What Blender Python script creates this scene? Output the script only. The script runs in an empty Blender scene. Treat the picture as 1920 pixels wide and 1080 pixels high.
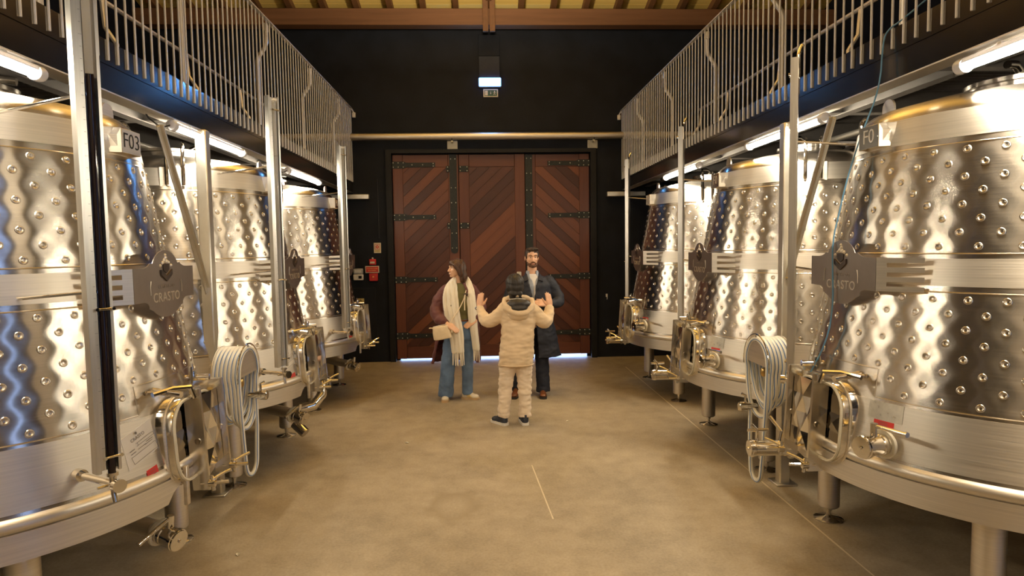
import bpy, bmesh, math, random
from math import sin, cos, pi, radians, sqrt, atan2
from mathutils import Vector, Matrix, noise
random.seed(7)
S = bpy.context.scene
COL = S.collection
D = bpy.data

# ---------------------------------------------------------------- camera
cam = D.cameras.new('camera'); camo = D.objects.new('camera', cam); COL.objects.link(camo)
cam.sensor_fit = 'HORIZONTAL'; cam.sensor_width = 36.0; cam.lens = 36.0 * 1200 / 1920
cam.clip_start = 0.05; cam.clip_end = 200
_r = Vector((0.99885094, -0.01741518, 0.04464868))     # world X,Y,Z axes seen in the camera (x right, y down, z forward)
_cx = Vector((0.99885094, -0.04568905, -0.01446733))   # camera right in world
_cy = Vector((-0.01741518, -0.06479539, -0.9977466))   # camera down in world
_cz = Vector((0.04464868, 0.99685208, -0.06551661))    # camera forward in world
camo.matrix_world = Matrix(((_cx.x, -_cy.x, -_cz.x, 0), (_cx.y, -_cy.y, -_cz.y, 0),
                            (_cx.z, -_cy.z, -_cz.z, 1.85), (0, 0, 0, 1)))
S.camera = camo
# ---------------------------------------------------------------- world, lamps, exposure
W = D.worlds.new('daylight'); S.world = W; W.use_nodes = True
bg = W.node_tree.nodes['Background']
bg.inputs[0].default_value = (0.33, 0.52, 1.0, 1); bg.inputs[1].default_value = 9.0
S.view_settings.view_transform = 'Standard'; S.view_settings.look = 'None'
S.view_settings.gamma = 1; S.view_settings.use_curve_mapping = False
S.view_settings.exposure = 0.36
S.cycles.use_denoising = True; S.cycles.blur_glossy = 1.0
S.cycles.max_bounces = 10; S.cycles.glossy_bounces = 6; S.cycles.diffuse_bounces = 4
S.cycles.sample_clamp_indirect = 3.0
LAMP_COL = (1.0, 0.80, 0.54)
def ceiling_lamp(x, y, z, power):
    l = D.lights.new('ceiling_lamp', 'POINT'); l.energy = power; l.color = LAMP_COL; l.shadow_soft_size = 0.16
    o = D.objects.new('ceiling_lamp', l); COL.objects.link(o); o.location = (x, y, z)
for _x, _y, _p in ((0.1, -3.4, 170), (0.1, 0.6, 14), (0.1, 4.2, 12), (0.1, 7.9, 14)):
    ceiling_lamp(_x, _y, 5.22, _p)
def uplight(x, y, z, power):
    l = D.lights.new('uplight', 'AREA'); l.energy = power; l.color = (1.0, 0.84, 0.60); l.shape = 'DISK'; l.size = 0.35
    o = D.objects.new('uplight', l); COL.objects.link(o); o.location = (x, y, z); o.rotation_euler = (pi, 0, 0)
for _x, _y, _z, _p in ((0.1, -2.5, 4.3, 150), (0.1, 2.2, 4.3, 50), (0.1, 7.0, 4.62, 230)):
    uplight(_x, _y, _z, _p)
TUBE_EMIT = 138.0
TUBE_COL = (1.0, 0.875, 0.67)

# ---------------------------------------------------------------- materials
MATS = {}
def node_mat(name):
    m = D.materials.new(name); m.use_nodes = True
    nt = m.node_tree; b = nt.nodes['Principled BSDF']
    MATS[name] = m
    return m, nt, b
def lin(h):
    return tuple(((c / 255 / 12.92) if c / 255 <= 0.04045 else ((c / 255 + 0.055) / 1.055) ** 2.4) for c in h) + (1,)
def mapping(nt, scale=(1, 1, 1), coord='Object', rot=(0, 0, 0)):
    tc = nt.nodes.new('ShaderNodeTexCoord'); mp = nt.nodes.new('ShaderNodeMapping')
    mp.inputs['Scale'].default_value = scale; mp.inputs['Rotation'].default_value = rot
    nt.links.new(tc.outputs[coord], mp.inputs[0]); return mp.outputs[0]
def ramp(nt, fac, stops):
    r = nt.nodes.new('ShaderNodeValToRGB'); e = r.color_ramp.elements
    e[0].position, e[0].color = stops[0]; e[1].position, e[1].color = stops[-1]
    for p, c in stops[1:-1]:
        k = e.new(p); k.color = c
    nt.links.new(fac, r.inputs[0]); return r.outputs[0]
def noise_tex(nt, vec, scale=5, detail=3, rough=0.5):
    n = nt.nodes.new('ShaderNodeTexNoise'); n.inputs['Scale'].default_value = scale
    n.inputs['Detail'].default_value = detail; n.inputs['Roughness'].default_value = rough
    nt.links.new(vec, n.inputs['Vector']); return n.outputs['Fac']
def bump(nt, b, h, strength=0.2, dist=0.01):
    k = nt.nodes.new('ShaderNodeBump'); k.inputs['Strength'].default_value = strength; k.inputs['Distance'].default_value = dist
    nt.links.new(h, k.inputs['Height']); nt.links.new(k.outputs[0], b.inputs['Normal'])
def plain(name, col, rough=0.5, metal=0.0, var=0.12, scale=14, spec=0.5, bmp=0.0, bscale=60):
    """one colour with a little natural variation"""
    m, nt, b = node_mat(name)
    v = mapping(nt)
    f = noise_tex(nt, v, scale, 4)
    lo = tuple(c * (1 - var) for c in col[:3]) + (1,); hi = tuple(min(1, c * (1 + var)) for c in col[:3]) + (1,)
    nt.links.new(ramp(nt, f, [(0.3, lo), (0.7, hi)]), b.inputs['Base Color'])
    b.inputs['Roughness'].default_value = rough; b.inputs['Metallic'].default_value = metal
    b.inputs['Specular IOR Level'].default_value = spec
    if bmp:
        bump(nt, b, noise_tex(nt, v, bscale, 3), bmp, 0.005)
    return m
def steel(name, col, rough, aniso=0.0, brush=(2, 2, 160), rvar=0.08):
    m, nt, b = node_mat(name)
    v = mapping(nt, brush)
    f = noise_tex(nt, v, 1.0, 4, 0.6)
    lo = tuple(c * 0.9 for c in col[:3]) + (1,); hi = tuple(min(1, c * 1.08) for c in col[:3]) + (1,)
    nt.links.new(ramp(nt, f, [(0.3, lo), (0.7, hi)]), b.inputs['Base Color'])
    r = nt.nodes.new('ShaderNodeMapRange'); r.inputs[3].default_value = rough - rvar; r.inputs[4].default_value = rough + rvar
    nt.links.new(f, r.inputs[0]); nt.links.new(r.outputs[0], b.inputs['Roughness'])
    b.inputs['Metallic'].default_value = 1.0
    if aniso:
        b.inputs['Anisotropic'].default_value = aniso; b.inputs['Anisotropic Rotation'].default_value = 0.25
        t = nt.nodes.new('ShaderNodeTangent'); t.direction_type = 'RADIAL'; t.axis = 'Z'
        nt.links.new(t.outputs[0], b.inputs['Tangent'])
    return m
steel('steel_brushed', (0.66, 0.61, 0.54), 0.25, 0.87, (2, 2, 160), 0.03)
steel('steel_satin', (0.72, 0.67, 0.595), 0.44, 0.4)
steel('foil', (0.80, 0.77, 0.68), 0.30, 0, (30, 30, 30), 0.1)
steel('steel_polished', (0.74, 0.71, 0.66), 0.10, 0, (3, 3, 3), 0.04)
steel('steel_mirror', (0.55, 0.53, 0.50), 0.04, 0, (3, 3, 3), 0.02)
steel('steel_badge', (0.33, 0.29, 0.265), 0.42, 0, (90, 6, 6), 0.05)
steel('steel_semi', (0.72, 0.69, 0.63), 0.2, 0, (3, 3, 3), 0.04)
steel('steel_engraved', (0.40, 0.36, 0.33), 0.4, 0, (9, 9, 9), 0.05)
steel('steel_emblem', (0.16, 0.14, 0.13), 0.35, 0, (9, 9, 9), 0.05)
steel('steel_letter', (0.78, 0.73, 0.66), 0.4, 0, (9, 9, 9), 0.05)
steel('steel_fascia', (0.21, 0.195, 0.18), 0.165, 0, (2, 1.2, 5), 0.03)
MATS['steel_fascia'].node_tree.nodes['Principled BSDF'].inputs['Metallic'].default_value = 0.95
steel('steel_deck', (0.30, 0.28, 0.26), 0.5, 0, (5, 5, 9), 0.07)
steel('steel_galvanised', (0.72, 0.69, 0.62), 0.38, 0, (9, 9, 5), 0.08)
steel('steel_bar', (0.80, 0.77, 0.72), 0.42, 0, (9, 9, 5), 0.06); MATS['steel_bar'].node_tree.nodes['Principled BSDF'].inputs['Metallic'].default_value = 0.7
steel('aluminium', (0.78, 0.76, 0.72), 0.36, 0, (60, 60, 3), 0.06)
plain('gasket_white', (0.62, 0.57, 0.45), 0.5)
plain('wine', (0.012, 0.006, 0.008), 0.08, 0, 0.1, 6, 0.5)
plain('paper', (0.70, 0.66, 0.60), 0.7, 0, 0.03, 20)
plain('ink', (0.16, 0.14, 0.13), 0.7)
plain('red_sticker', (0.62, 0.035, 0.03), 0.5)
plain('red_box', (0.55, 0.03, 0.03), 0.4)
plain('white_plastic', (0.66, 0.64, 0.60), 0.4)
plain('grey_plastic', (0.42, 0.42, 0.42), 0.45)
plain('sign_cream', (0.60, 0.55, 0.42), 0.5)
plain('sign_red', (0.50, 0.035, 0.03), 0.45)
plain('sign_orange', (0.75, 0.30, 0.10), 0.45)
plain('sign_green', (0.012, 0.07, 0.04), 0.45)
plain('sign_yellow', (0.50, 0.40, 0.16), 0.5)
plain('black_iron', (0.016, 0.019, 0.018), 0.5, 0.0, 0.3, 30, 0.35, 0.3, 120)
plain('bolt_metal', (0.50, 0.50, 0.46), 0.35, 1.0)
plain('brass', (0.55, 0.36, 0.13), 0.3, 1.0)
plain('hose_white', (0.78, 0.76, 0.68), 0.38, 0, 0.05, 8)
plain('hose_stripe', (0.10, 0.22, 0.50), 0.4)
plain('cable_blue', (0.10, 0.25, 0.42), 0.5)
plain('cable_black', (0.02, 0.02, 0.02), 0.5)
plain('wall_paint', (0.0056, 0.0072, 0.0118), 0.75, 0, 0.35, 3, 0.3, 0.25, 45)
plain('frame_black', (0.008, 0.008, 0.009), 0.6, 0, 0.2, 10, 0.3)
plain('outside_ground', (0.40, 0.40, 0.42), 0.8)
def emit(name, col, strength, base=(0.8, 0.8, 0.8, 1)):
    m, nt, b = node_mat(name)
    b.inputs['Base Color'].default_value = base; b.inputs['Roughness'].default_value = 0.3
    b.inputs['Emission Color'].default_value = tuple(col) + (1,); b.inputs['Emission Strength'].default_value = strength
    return m
emit('tube_light', TUBE_COL, TUBE_EMIT)
emit('emergency_lens', (0.07, 0.28, 1.0), 6.0)
emit('emergency_led', (0.12, 0.42, 1.0), 560.0)
m, nt, b = node_mat('tube_housing')
b.inputs['Base Color'].default_value = (0.80, 0.80, 0.84, 1); b.inputs['Roughness'].default_value = 0.2
b.inputs['Transmission Weight'].default_value = 0.35
m, nt, b = node_mat('clear_tube')
b.inputs['Base Color'].default_value = (0.9, 0.93, 0.95, 1); b.inputs['Roughness'].default_value = 0.05
b.inputs['Transmission Weight'].default_value = 0.85; b.inputs['IOR'].default_value = 1.2
def wood(name, cols, axis='Z', rough=0.5, scale=1.0, spec=0.4, per=0.5):
    """long grain along one local axis, tone differs from board to board"""
    m, nt, b = node_mat(name)
    sc = {'X': (1.2, 22, 22), 'Y': (22, 1.2, 22), 'Z': (22, 22, 1.2)}[axis]
    v = mapping(nt, tuple(s * scale for s in sc))
    f = noise_tex(nt, v, 1.0, 5, 0.6)
    oi = nt.nodes.new('ShaderNodeObjectInfo')
    mx = nt.nodes.new('ShaderNodeMath'); mx.operation = 'MULTIPLY_ADD'
    nt.links.new(oi.outputs['Random'], mx.inputs[0]); mx.inputs[1].default_value = per
    ad = nt.nodes.new('ShaderNodeMath'); ad.operation = 'MULTIPLY'; ad.inputs[1].default_value = 1 - per
    nt.links.new(f, ad.inputs[0]); nt.links.new(ad.outputs[0], mx.inputs[2])
    nt.links.new(ramp(nt, mx.outputs[0], [(0.2, cols[0]), (0.5, cols[1]), (0.8, cols[2])]), b.inputs['Base Color'])
    b.inputs['Roughness'].default_value = rough; b.inputs['Specular IOR Level'].default_value = spec
    bump(nt, b, f, 0.15, 0.003)
    return m
wood('door_wood', [(0.055, 0.017, 0.011, 1), (0.095, 0.030, 0.017, 1), (0.17, 0.055, 0.024, 1)], 'X', 0.42, 1, 0.4, 0.7)
wood('door_stile', [(0.085, 0.026, 0.016, 1), (0.115, 0.036, 0.020, 1), (0.15, 0.05, 0.026, 1)], 'Z', 0.42, 1, 0.4, 0.3)
wood('beam_wood', [(0.09, 0.040, 0.017, 1), (0.14, 0.063, 0.026, 1), (0.19, 0.088, 0.038, 1)], 'X', 0.6, 0.6, 0.3, 0.2)
wood('joist_wood', [(0.10, 0.045, 0.018, 1), (0.15, 0.068, 0.026, 1), (0.20, 0.09, 0.035, 1)], 'Y', 0.6, 0.6, 0.3, 0.3)
wood('pine', [(0.70, 0.45, 0.11, 1), (0.79, 0.54, 0.14, 1), (0.84, 0.60, 0.18, 1)], 'X', 0.55, 0.6, 0.3, 0.4)

def floor_material():
    m, nt, b = node_mat('floor_concrete')
    N = nt.nodes; L = nt.links
    v = mapping(nt)
    n1 = noise_tex(nt, v, 0.8, 6, 0.62); n2 = noise_tex(nt, v, 5.0, 6, 0.65); n3 = noise_tex(nt, v, 60, 3, 0.6)
    def math_(op, a, c, d=None):
        k = N.new('ShaderNodeMath'); k.operation = op
        for i, q in enumerate((a, c, d)):
            if q is None: continue
            if isinstance(q, (int, float)): k.inputs[i].default_value = q
            else: L.new(q, k.inputs[i])
        return k.outputs[0]
    mix = math_('ADD', math_('MULTIPLY', n1, 0.42), math_('MULTIPLY_ADD', n2, 0.33, math_('MULTIPLY', n3, 0.25)))
    col = ramp(nt, mix, [(0.36, (0.22, 0.178, 0.120, 1)), (0.5, (0.335, 0.276, 0.190, 1)), (0.64, (0.43, 0.36, 0.255, 1))])
    tc = N.new('ShaderNodeTexCoord'); sx = N.new('ShaderNodeSeparateXYZ'); L.new(tc.outputs['Object'], sx.inputs[0])
    X, Y = sx.outputs[0], sx.outputs[1]
    def line(x0, y0, x1, y1, w):
        dx, dy = x1 - x0, y1 - y0; ln = sqrt(dx * dx + dy * dy); ux, uy = dx / ln, dy / ln
        px = math_('SUBTRACT', X, x0); py = math_('SUBTRACT', Y, y0)
        t = math_('ADD', math_('MULTIPLY', px, ux), math_('MULTIPLY', py, uy))
        s = math_('ABSOLUTE', math_('ADD', math_('MULTIPLY', px, -uy), math_('MULTIPLY', py, ux)), 0)
        s = math_('ADD', s, math_('MULTIPLY', math_('SUBTRACT', n2, 0.5), 0.012))
        inn = math_('MULTIPLY', math_('GREATER_THAN', t, 0.0), math_('LESS_THAN', t, ln))
        return math_('MULTIPLY', inn, math_('LESS_THAN', s, w))
    # long pale scratch and the saw joints parallel to the tanks
    sc = math_('MAXIMUM', line(0.383, 5.29, 0.445, 4.21, 0.0045), line(2.13, 9.5, 2.13, 3.0, 0.006))
    mx = N.new('ShaderNodeMix'); mx.data_type = 'RGBA'
    L.new(math_('MULTIPLY', sc, 0.7), mx.inputs[0]); L.new(col, mx.inputs[6]); mx.inputs[7].default_value = (0.72, 0.62, 0.45, 1)
    # round drying ring left by a spill
    dx = math_('SUBTRACT', X, -0.235); dy = math_('SUBTRACT', Y, 4.47)
    dist = math_('SQRT', math_('ADD', math_('MULTIPLY', dx, dx), math_('MULTIPLY', math_('MULTIPLY', dy, dy), 0.5)), 0)
    dist = math_('ADD', dist, math_('MULTIPLY', math_('SUBTRACT', n2, 0.5), 0.24))
    ring = math_('SUBTRACT', 1.0, math_('MULTIPLY', math_('ABSOLUTE', math_('SUBTRACT', dist, 0.15), 0), 13.0))
    ring = math_('MULTIPLY', math_('MAXIMUM', ring, 0.0), math_('MULTIPLY', n3, 0.75))
    m2 = N.new('ShaderNodeMix'); m2.data_type = 'RGBA'
    L.new(ring, m2.inputs[0]); L.new(mx.outputs[2], m2.inputs[6]); m2.inputs[7].default_value = (0.20, 0.15, 0.08, 1)
    L.new(m2.outputs[2], b.inputs['Base Color'])
    r = N.new('ShaderNodeMapRange'); r.inputs[3].default_value = 0.42; r.inputs[4].default_value = 0.68
    L.new(n1, r.inputs[0]); L.new(r.outputs[0], b.inputs['Roughness'])
    b.inputs['Specular IOR Level'].default_value = 0.35
    bump(nt, b, n3, 0.12, 0.004)
floor_material()

# ---------------------------------------------------------------- mesh helpers
class MB:
    def __init__(s): s.v = []; s.f = []
    def add(s, vs, fs, M=None):
        o = len(s.v)
        s.v += [tuple(M @ Vector(p)) if M is not None else tuple(p) for p in vs]
        s.f += [tuple(o + i for i in f) for f in fs]; return s
    def box(s, c, d, M=None):
        x, y, z = c; a, b_, e = d[0] / 2, d[1] / 2, d[2] / 2
        vs = [(x - a, y - b_, z - e), (x + a, y - b_, z - e), (x + a, y + b_, z - e), (x - a, y + b_, z - e),
              (x - a, y - b_, z + e), (x + a, y - b_, z + e), (x + a, y + b_, z + e), (x - a, y + b_, z + e)]
        return s.add(vs, [(0, 3, 2, 1), (4, 5, 6, 7), (0, 1, 5, 4), (1, 2, 6, 5), (2, 3, 7, 6), (3, 0, 4, 7)], M)
    def bbox(s, c, d, ch=0.004, M=None):
        """box with chamfered edges"""
        x, y, z = c; a = [q / 2 for q in d]; ch = min(ch, min(a) * 0.9)
        vs = []; 
        for sx in (-1, 1):
            for sy in (-1, 1):
                for sz in (-1, 1):
                    vs += [(x + sx * a[0], y + sy * (a[1] - ch), z + sz * (a[2] - ch)),
                           (x + sx * (a[0] - ch), y + sy * a[1], z + sz * (a[2] - ch)),
                           (x + sx * (a[0] - ch), y + sy * (a[1] - ch), z + sz * a[2])]
        bm = bmesh.new()
        for p in vs: bm.verts.new(p)
        r = bmesh.ops.convex_hull(bm, input=bm.verts)
        bm.verts.index_update()
        V = [tuple(q.co) for q in bm.verts]; F = [tuple(q.index for q in f.verts) for f in bm.faces]
        bm.free(); return s.add(V, F, M)
    def tube(s, pts, r, seg=8, cap=True, closed=False, flat=1.0, M=None):
        pts = [Vector(p) for p in pts]; n = len(pts)
        rs = r if isinstance(r, (list, tuple)) else [r] * n
        vs = []; up = None
        for i, p in enumerate(pts):
            if closed: t = (pts[(i + 1) % n] - pts[i - 1])
            else: t = pts[min(i + 1, n - 1)] - pts[max(i - 1, 0)]
            if t.length < 1e-9: t = Vector((0, 0, 1))
            t.normalize()
            if up is None: up = Vector((0, 0, 1)) if abs(t.z) < 0.9 else Vector((1, 0, 0))
            a = (up - t * up.dot(t))
            if a.length < 1e-6: a = t.orthogonal()
            a.normalize(); up = a; b_ = t.cross(a)
            for k in range(seg):
                q = 2 * pi * (k + 0.5) / seg
                vs.append(p + a * (cos(q) * rs[i]) + b_ * (sin(q) * rs[i] * flat))
        fs = []
        for i in range(n if closed else n - 1):
            j = (i + 1) % n
            for k in range(seg):
                k2 = (k + 1) % seg
                fs.append((i * seg + k, i * seg + k2, j * seg + k2, j * seg + k))
        if cap and not closed:
            fs.append(tuple(range(seg))[::-1]); fs.append(tuple(range((n - 1) * seg, n * seg)))
        return s.add(vs, fs, M)
    def cyl(s, a, b_, r, seg=16, r2=None, M=None):
        return s.tube([a, b_], [r, r if r2 is None else r2], seg, True, M=M)
    def lathe(s, prof, seg=48, a0=0.0, a1=2 * pi, M=None):
        full = abs(a1 - a0 - 2 * pi) < 1e-6
        n = seg if full else seg + 1; vs = []; fs = []
        for i in range(n):
            q = a0 + (a1 - a0) * i / seg
            for r, z in prof: vs.append((r * cos(q), r * sin(q), z))
        k = len(prof)
        for i in range(seg):
            j = (i + 1) % n
            for t in range(k - 1):
                fs.append((i * k + t, j * k + t, j * k + t + 1, i * k + t + 1))
        return s.add(vs, fs, M)
    def prism(s, poly, th, M=None):
        """polygon in local XY extruded th along local Z"""
        n = len(poly)
        vs = [(x, y, 0) for x, y in poly] + [(x, y, th) for x, y in poly]
        fs = [tuple(range(n))[::-1], tuple(range(n, 2 * n))] + [(i, (i + 1) % n, n + (i + 1) % n, n + i) for i in range(n)]
        return s.add(vs, fs, M)
    def mesh(s, name, mat, ang=40):
        me = D.meshes.new(name); me.from_pydata(s.v, [], s.f); me.update()
        bm = bmesh.new(); bm.from_mesh(me); bmesh.ops.recalc_face_normals(bm, faces=bm.faces); bm.to_mesh(me); bm.free()
        me.shade_smooth(); me.set_sharp_from_angle(angle=radians(ang))
        me.materials.append(MATS[mat]); return me
    def build(s, name, mat, parent=None, ang=40, loc=None):
        o = D.objects.new(name, s.mesh(name, mat, ang)); COL.objects.link(o)
        if parent: o.parent = parent
        if loc: o.location = loc
        return o
def link(name, me, parent=None, loc=(0, 0, 0), rot=(0, 0, 0)):
    o = D.objects.new(name, me); COL.objects.link(o); o.parent = parent; o.location = loc; o.rotation_euler = rot
    return o
def tag(o, label, cat, group=None):
    o['label'] = label; o['category'] = cat
    if group: o['group'] = group
    return o
def thing(name, label, cat, loc=(0, 0, 0), rz=0, group=None):
    o = D.objects.new(name, None); COL.objects.link(o); o.location = loc; o.rotation_euler = (0, 0, rz)
    o.empty_display_size = 0.1
    return tag(o, label, cat, group)
def struct(o):
    o['kind'] = 'structure'; return o
KIDS = {}
def copy_tree(o, parent=None):
    c = o.copy(); COL.objects.link(c); c.parent = parent
    for ch in list(o.children): copy_tree(ch, c)
    return c
def frame(o, x, y, z):
    """matrix from origin and three axes"""
    x, y, z = Vector(x), Vector(y), Vector(z)
    return Matrix(((x.x, y.x, z.x, o[0]), (x.y, y.y, z.y, o[1]), (x.z, y.z, z.z, o[2]), (0, 0, 0, 1)))
def text_mesh(body, size, depth=0.0, bold=0.0, space=1.0):
    cu = D.curves.new('text', 'FONT'); cu.body = body; cu.size = size; cu.extrude = depth; cu.offset = bold
    cu.align_x = 'CENTER'; cu.align_y = 'CENTER'; cu.space_character = space; cu.resolution_u = 3
    o = D.objects.new('text', cu); COL.objects.link(o)
    dg = bpy.context.evaluated_depsgraph_get()
    me = D.meshes.new_from_object(o.evaluated_get(dg)); D.objects.remove(o); D.curves.remove(cu)
    return me
def text(name, body, size, mat, parent, M, depth=0.001, bold=0.0, space=1.0):
    me = text_mesh(body, size, depth, bold, space); me.materials.clear(); me.materials.append(MATS[mat])
    me.transform(M); me.name = name
    return link(name, me, parent)

# ================================================================ ROOM
XL, XR, Y0, Y1, ZC = -5.2, 5.6, -5.2, 10.4, 5.64
struct(MB().box(((XL + XR) / 2, (Y0 + 12.6) / 2, -0.1), (XR - XL + 0.8, 12.6 - Y0, 0.2)).build('floor', 'floor_concrete'))
DX0, DX1, DZ = -1.44, 1.77, 3.345
wb = MB()
wb.box(((XL + DX0) / 2, Y1 + 0.15, ZC / 2 + .1), (DX0 - XL, 0.3, ZC + .2))
wb.box(((XR + DX1) / 2, Y1 + 0.15, ZC / 2 + .1), (XR - DX1, 0.3, ZC + .2))
wb.box(((DX0 + DX1) / 2, Y1 + 0.15, (ZC + .2 + DZ) / 2), (DX1 - DX0, 0.3, ZC + .2 - DZ))
struct(wb.build('wall_back', 'wall_paint'))
struct(MB().box((XL - 0.15, (Y0 + Y1) / 2, 5), (0.3, Y1 - Y0 + 0.6, 10)).build('wall_left', 'wall_paint'))
# right wall with the window opening behind the camera
WY0, WY1, WZ0, WZ1 = -3.1, -2.4, 0.0, 5.0
wr = MB()
wr.box((XR + 0.15, (Y0 - 0.3 + WY0) / 2, 5), (0.3, WY0 - Y0 + 0.3, 10))
wr.box((XR + 0.15, (Y1 + 0.3 + WY1) / 2, 5), (0.3, Y1 + 0.3 - WY1, 10))
wr.box((XR + 0.15, (WY0 + WY1) / 2, (10 + WZ1) / 2), (0.3, WY1 - WY0, 10 - WZ1))
struct(wr.build('wall_right', 'wall_paint'))
plain('wall_light', (0.68, 0.63, 0.55), 0.8, 0, 0.06, 3)
struct(MB().box(((XL + XR) / 2, Y0 - 0.15, 5), (XR - XL, 0.3, 10)).build('wall_front', 'wall_light'))
struct(MB().box((0, 14.5, -0.13), (14, 3.8, 0.06)).build('trim_7', 'outside_ground'))
# ceiling: pine boards on dark joists, rising from the back wall towards the camera
PITCH = 0.26
CL = 17.0
ce = struct(MB().box((0, -CL / 2, 0.09), (XR - XL + 0.6, CL, 0.08)).build('ceiling', 'joist_wood'))
ce.location = ((XL + XR) / 2, 10.62, 5.52); ce.rotation_euler = (-math.atan(PITCH), 0, 0)
pm = MB().box((0, 0, 0), (XR - XL, 0.165, 0.02)).mesh('plank', 'pine')
y = -0.09
while y > -CL:
    link('plank', pm, ce, (0, y, 0.04 + random.uniform(-0.002, 0.002))); y -= 0.170
jm = MB().box((0, -CL / 2, 0), (0.085, CL, 0.11)).mesh('joist', 'joist_wood')
x = 0.155 - 0.508 * 10
while x < XR - 0.1:
    link('joist', jm, ce, (x - (XL + XR) / 2, 0, -0.025)); x += 0.508
# truss beam in front of the back wall and its doubled hanger
struct(MB().bbox(((XL + XR) / 2, 10.2, 5.375), (XR - XL, 0.2, 0.25), 0.008).build('trim_1', 'beam_wood'))
tp = MB()
for xx in (0.103, 0.208): tp.bbox((xx, 10.07, 5.4), (0.085, 0.06, 0.52), 0.005)
struct(tp.build('trim_2', 'joist_wood'))
# window behind the camera
wn = struct(MB().box((XR + 0.1, WY0 + 0.04, 2.5), (0.08, 0.08, 5.0)).box((XR + 0.1, WY1 - 0.04, 2.5), (0.08, 0.08, 5.0))
            .box((XR + 0.1, (WY0 + WY1) / 2, 4.96), (0.08, 0.7, 0.08)).box((XR + 0.1, (WY0 + WY1) / 2, 0.04), (0.08, 0.7, 0.08)).build('window_1', 'frame_black'))

# ---------------------------------------------------------------- the big door
door = struct(MB().box((DX0 - 0.035, Y1 - 0.015, DZ / 2), (0.09, 0.07, DZ)).box((DX1 + 0.035, Y1 - 0.015, DZ / 2), (0.09, 0.07, DZ))
              .box(((DX0 + DX1) / 2, Y1 - 0.015, DZ + 0.03), (DX1 - DX0 + 0.16, 0.07, 0.06)).build('door_1', 'frame_black'))
YF = 10.44      # front face of the leaves
def clip_poly(poly, a, b_, c):
    """keep a*x+b*y<=c"""
    out = []
    for i in range(len(poly)):
        p, q = poly[i], poly[(i + 1) % len(poly)]
        dp, dq = a * p[0] + b_ * p[1] - c, a * q[0] + b_ * q[1] - c
        if dp <= 0: out.append(p)
        if dp * dq < 0:
            t = dp / (dp - dq); out.append((p[0] + t * (q[0] - p[0]), p[1] + t * (q[1] - p[1])))
    return out
def leaf(x0, x1, z0, z1, slope, label, st=0.165, rl=0.20):
    lf = MB().box(((x0 + x1) / 2, YF + 0.045, (z0 + z1) / 2), (x1 - x0, 0.03, z1 - z0)).build('leaf', 'door_stile', door)
    lf['label'] = label
    for a, c in ((x0 + st / 2, st), (x1 - st / 2, st)):
        MB().bbox((0, 0, 0), (c - 0.004, 0.035, z1 - z0), 0.004).build('stile', 'door_stile', lf, loc=(a, YF + 0.0175, (z0 + z1) / 2))
    for zc in (z0 + rl / 2, z1 - rl / 2):
        MB().bbox((0, 0, 0), (rl - 0.004, 0.033, x1 - x0 - 2 * st), 0.004).build('rail', 'door_stile', lf, loc=((x0 + x1) / 2, YF + 0.0185, zc)).rotation_euler = (0, pi / 2, 0)
    a0, a1, b0, b1 = x0 + st, x1 - st, z0 + rl, z1 - rl
    n = Vector((-sin(radians(43)) * slope, cos(radians(43)))); d = Vector((cos(radians(43)), slope * sin(radians(43))))
    wdt = 0.135
    cs = [n.x * x + n.y * z for x in (a0, a1) for z in (b0, b1)]
    k = min(cs) - random.uniform(0, wdt)
    while k < max(cs):
        p = clip_poly([(a0, b0), (a1, b0), (a1, b1), (a0, b1)], n.x, n.y, k + wdt - 0.002)
        p = clip_poly(p, -n.x, -n.y, -(k + 0.002)) if len(p) > 2 else p
        if len(p) > 2:
            c = Vector((sum(q[0] for q in p) / len(p), sum(q[1] for q in p) / len(p)))
            loc = [((Vector(q) - c).dot(d), (Vector(q) - c).dot(n)) for q in p]   # local x along the grain
            o = MB().prism(loc, 0.022 + random.uniform(0, 0.004), frame((0, 0, 0), (1, 0, 0), (0, 0, 1), (0, -1, 0))).build('plank', 'door_wood', lf)
            o.location = (c.x, YF + 0.03, c.y); o.rotation_euler = (0, -atan2(d.y, d.x), 0)
        k += wdt
    return lf
ZB = 0.045
l1 = leaf(DX0 + 0.015, -0.372, ZB - 0.012, DZ - 0.015, 1, 'left leaf with boards rising to the right')
l2 = leaf(-0.364, 0.700, ZB, DZ - 0.015, 1, 'middle leaf with boards rising to the right')
l3 = leaf(0.708, DX1 - 0.02, ZB + 0.012, DZ - 0.02, -1, 'right leaf with boards falling to the right')
for xx in (-0.368, 0.704): MB().box((xx, YF + 0.07, DZ / 2 + .02), (0.09, 0.02, DZ - 0.06)).build('seam_light_block', 'frame_black', door)  # unseen strips added behind the seams to stop light leaking through
for xx in (DX0 + 0.01, DX1 - 0.01): MB().box((xx, YF + 0.09, DZ / 2), (0.10, 0.04, DZ)).build('edge_light_block', 'frame_black', door)  # hidden boards added to keep daylight out around the leaves
MB().box(((DX0 + DX1) / 2, YF + 0.09, DZ - .01), (DX1 - DX0, 0.04, 0.10)).build('edge_light_block', 'frame_black', door)  # same added light block along the top
def bolts(mb, pts, y, r=0.010):
    for x, z in pts:
        mb.add([(x, y - 0.008, z)] + [(x + r * cos(q * pi / 3), y, z + r * sin(q * pi / 3)) for q in range(6)],
               [(0, i, i % 6 + 1) for i in range(1, 7)])
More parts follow.
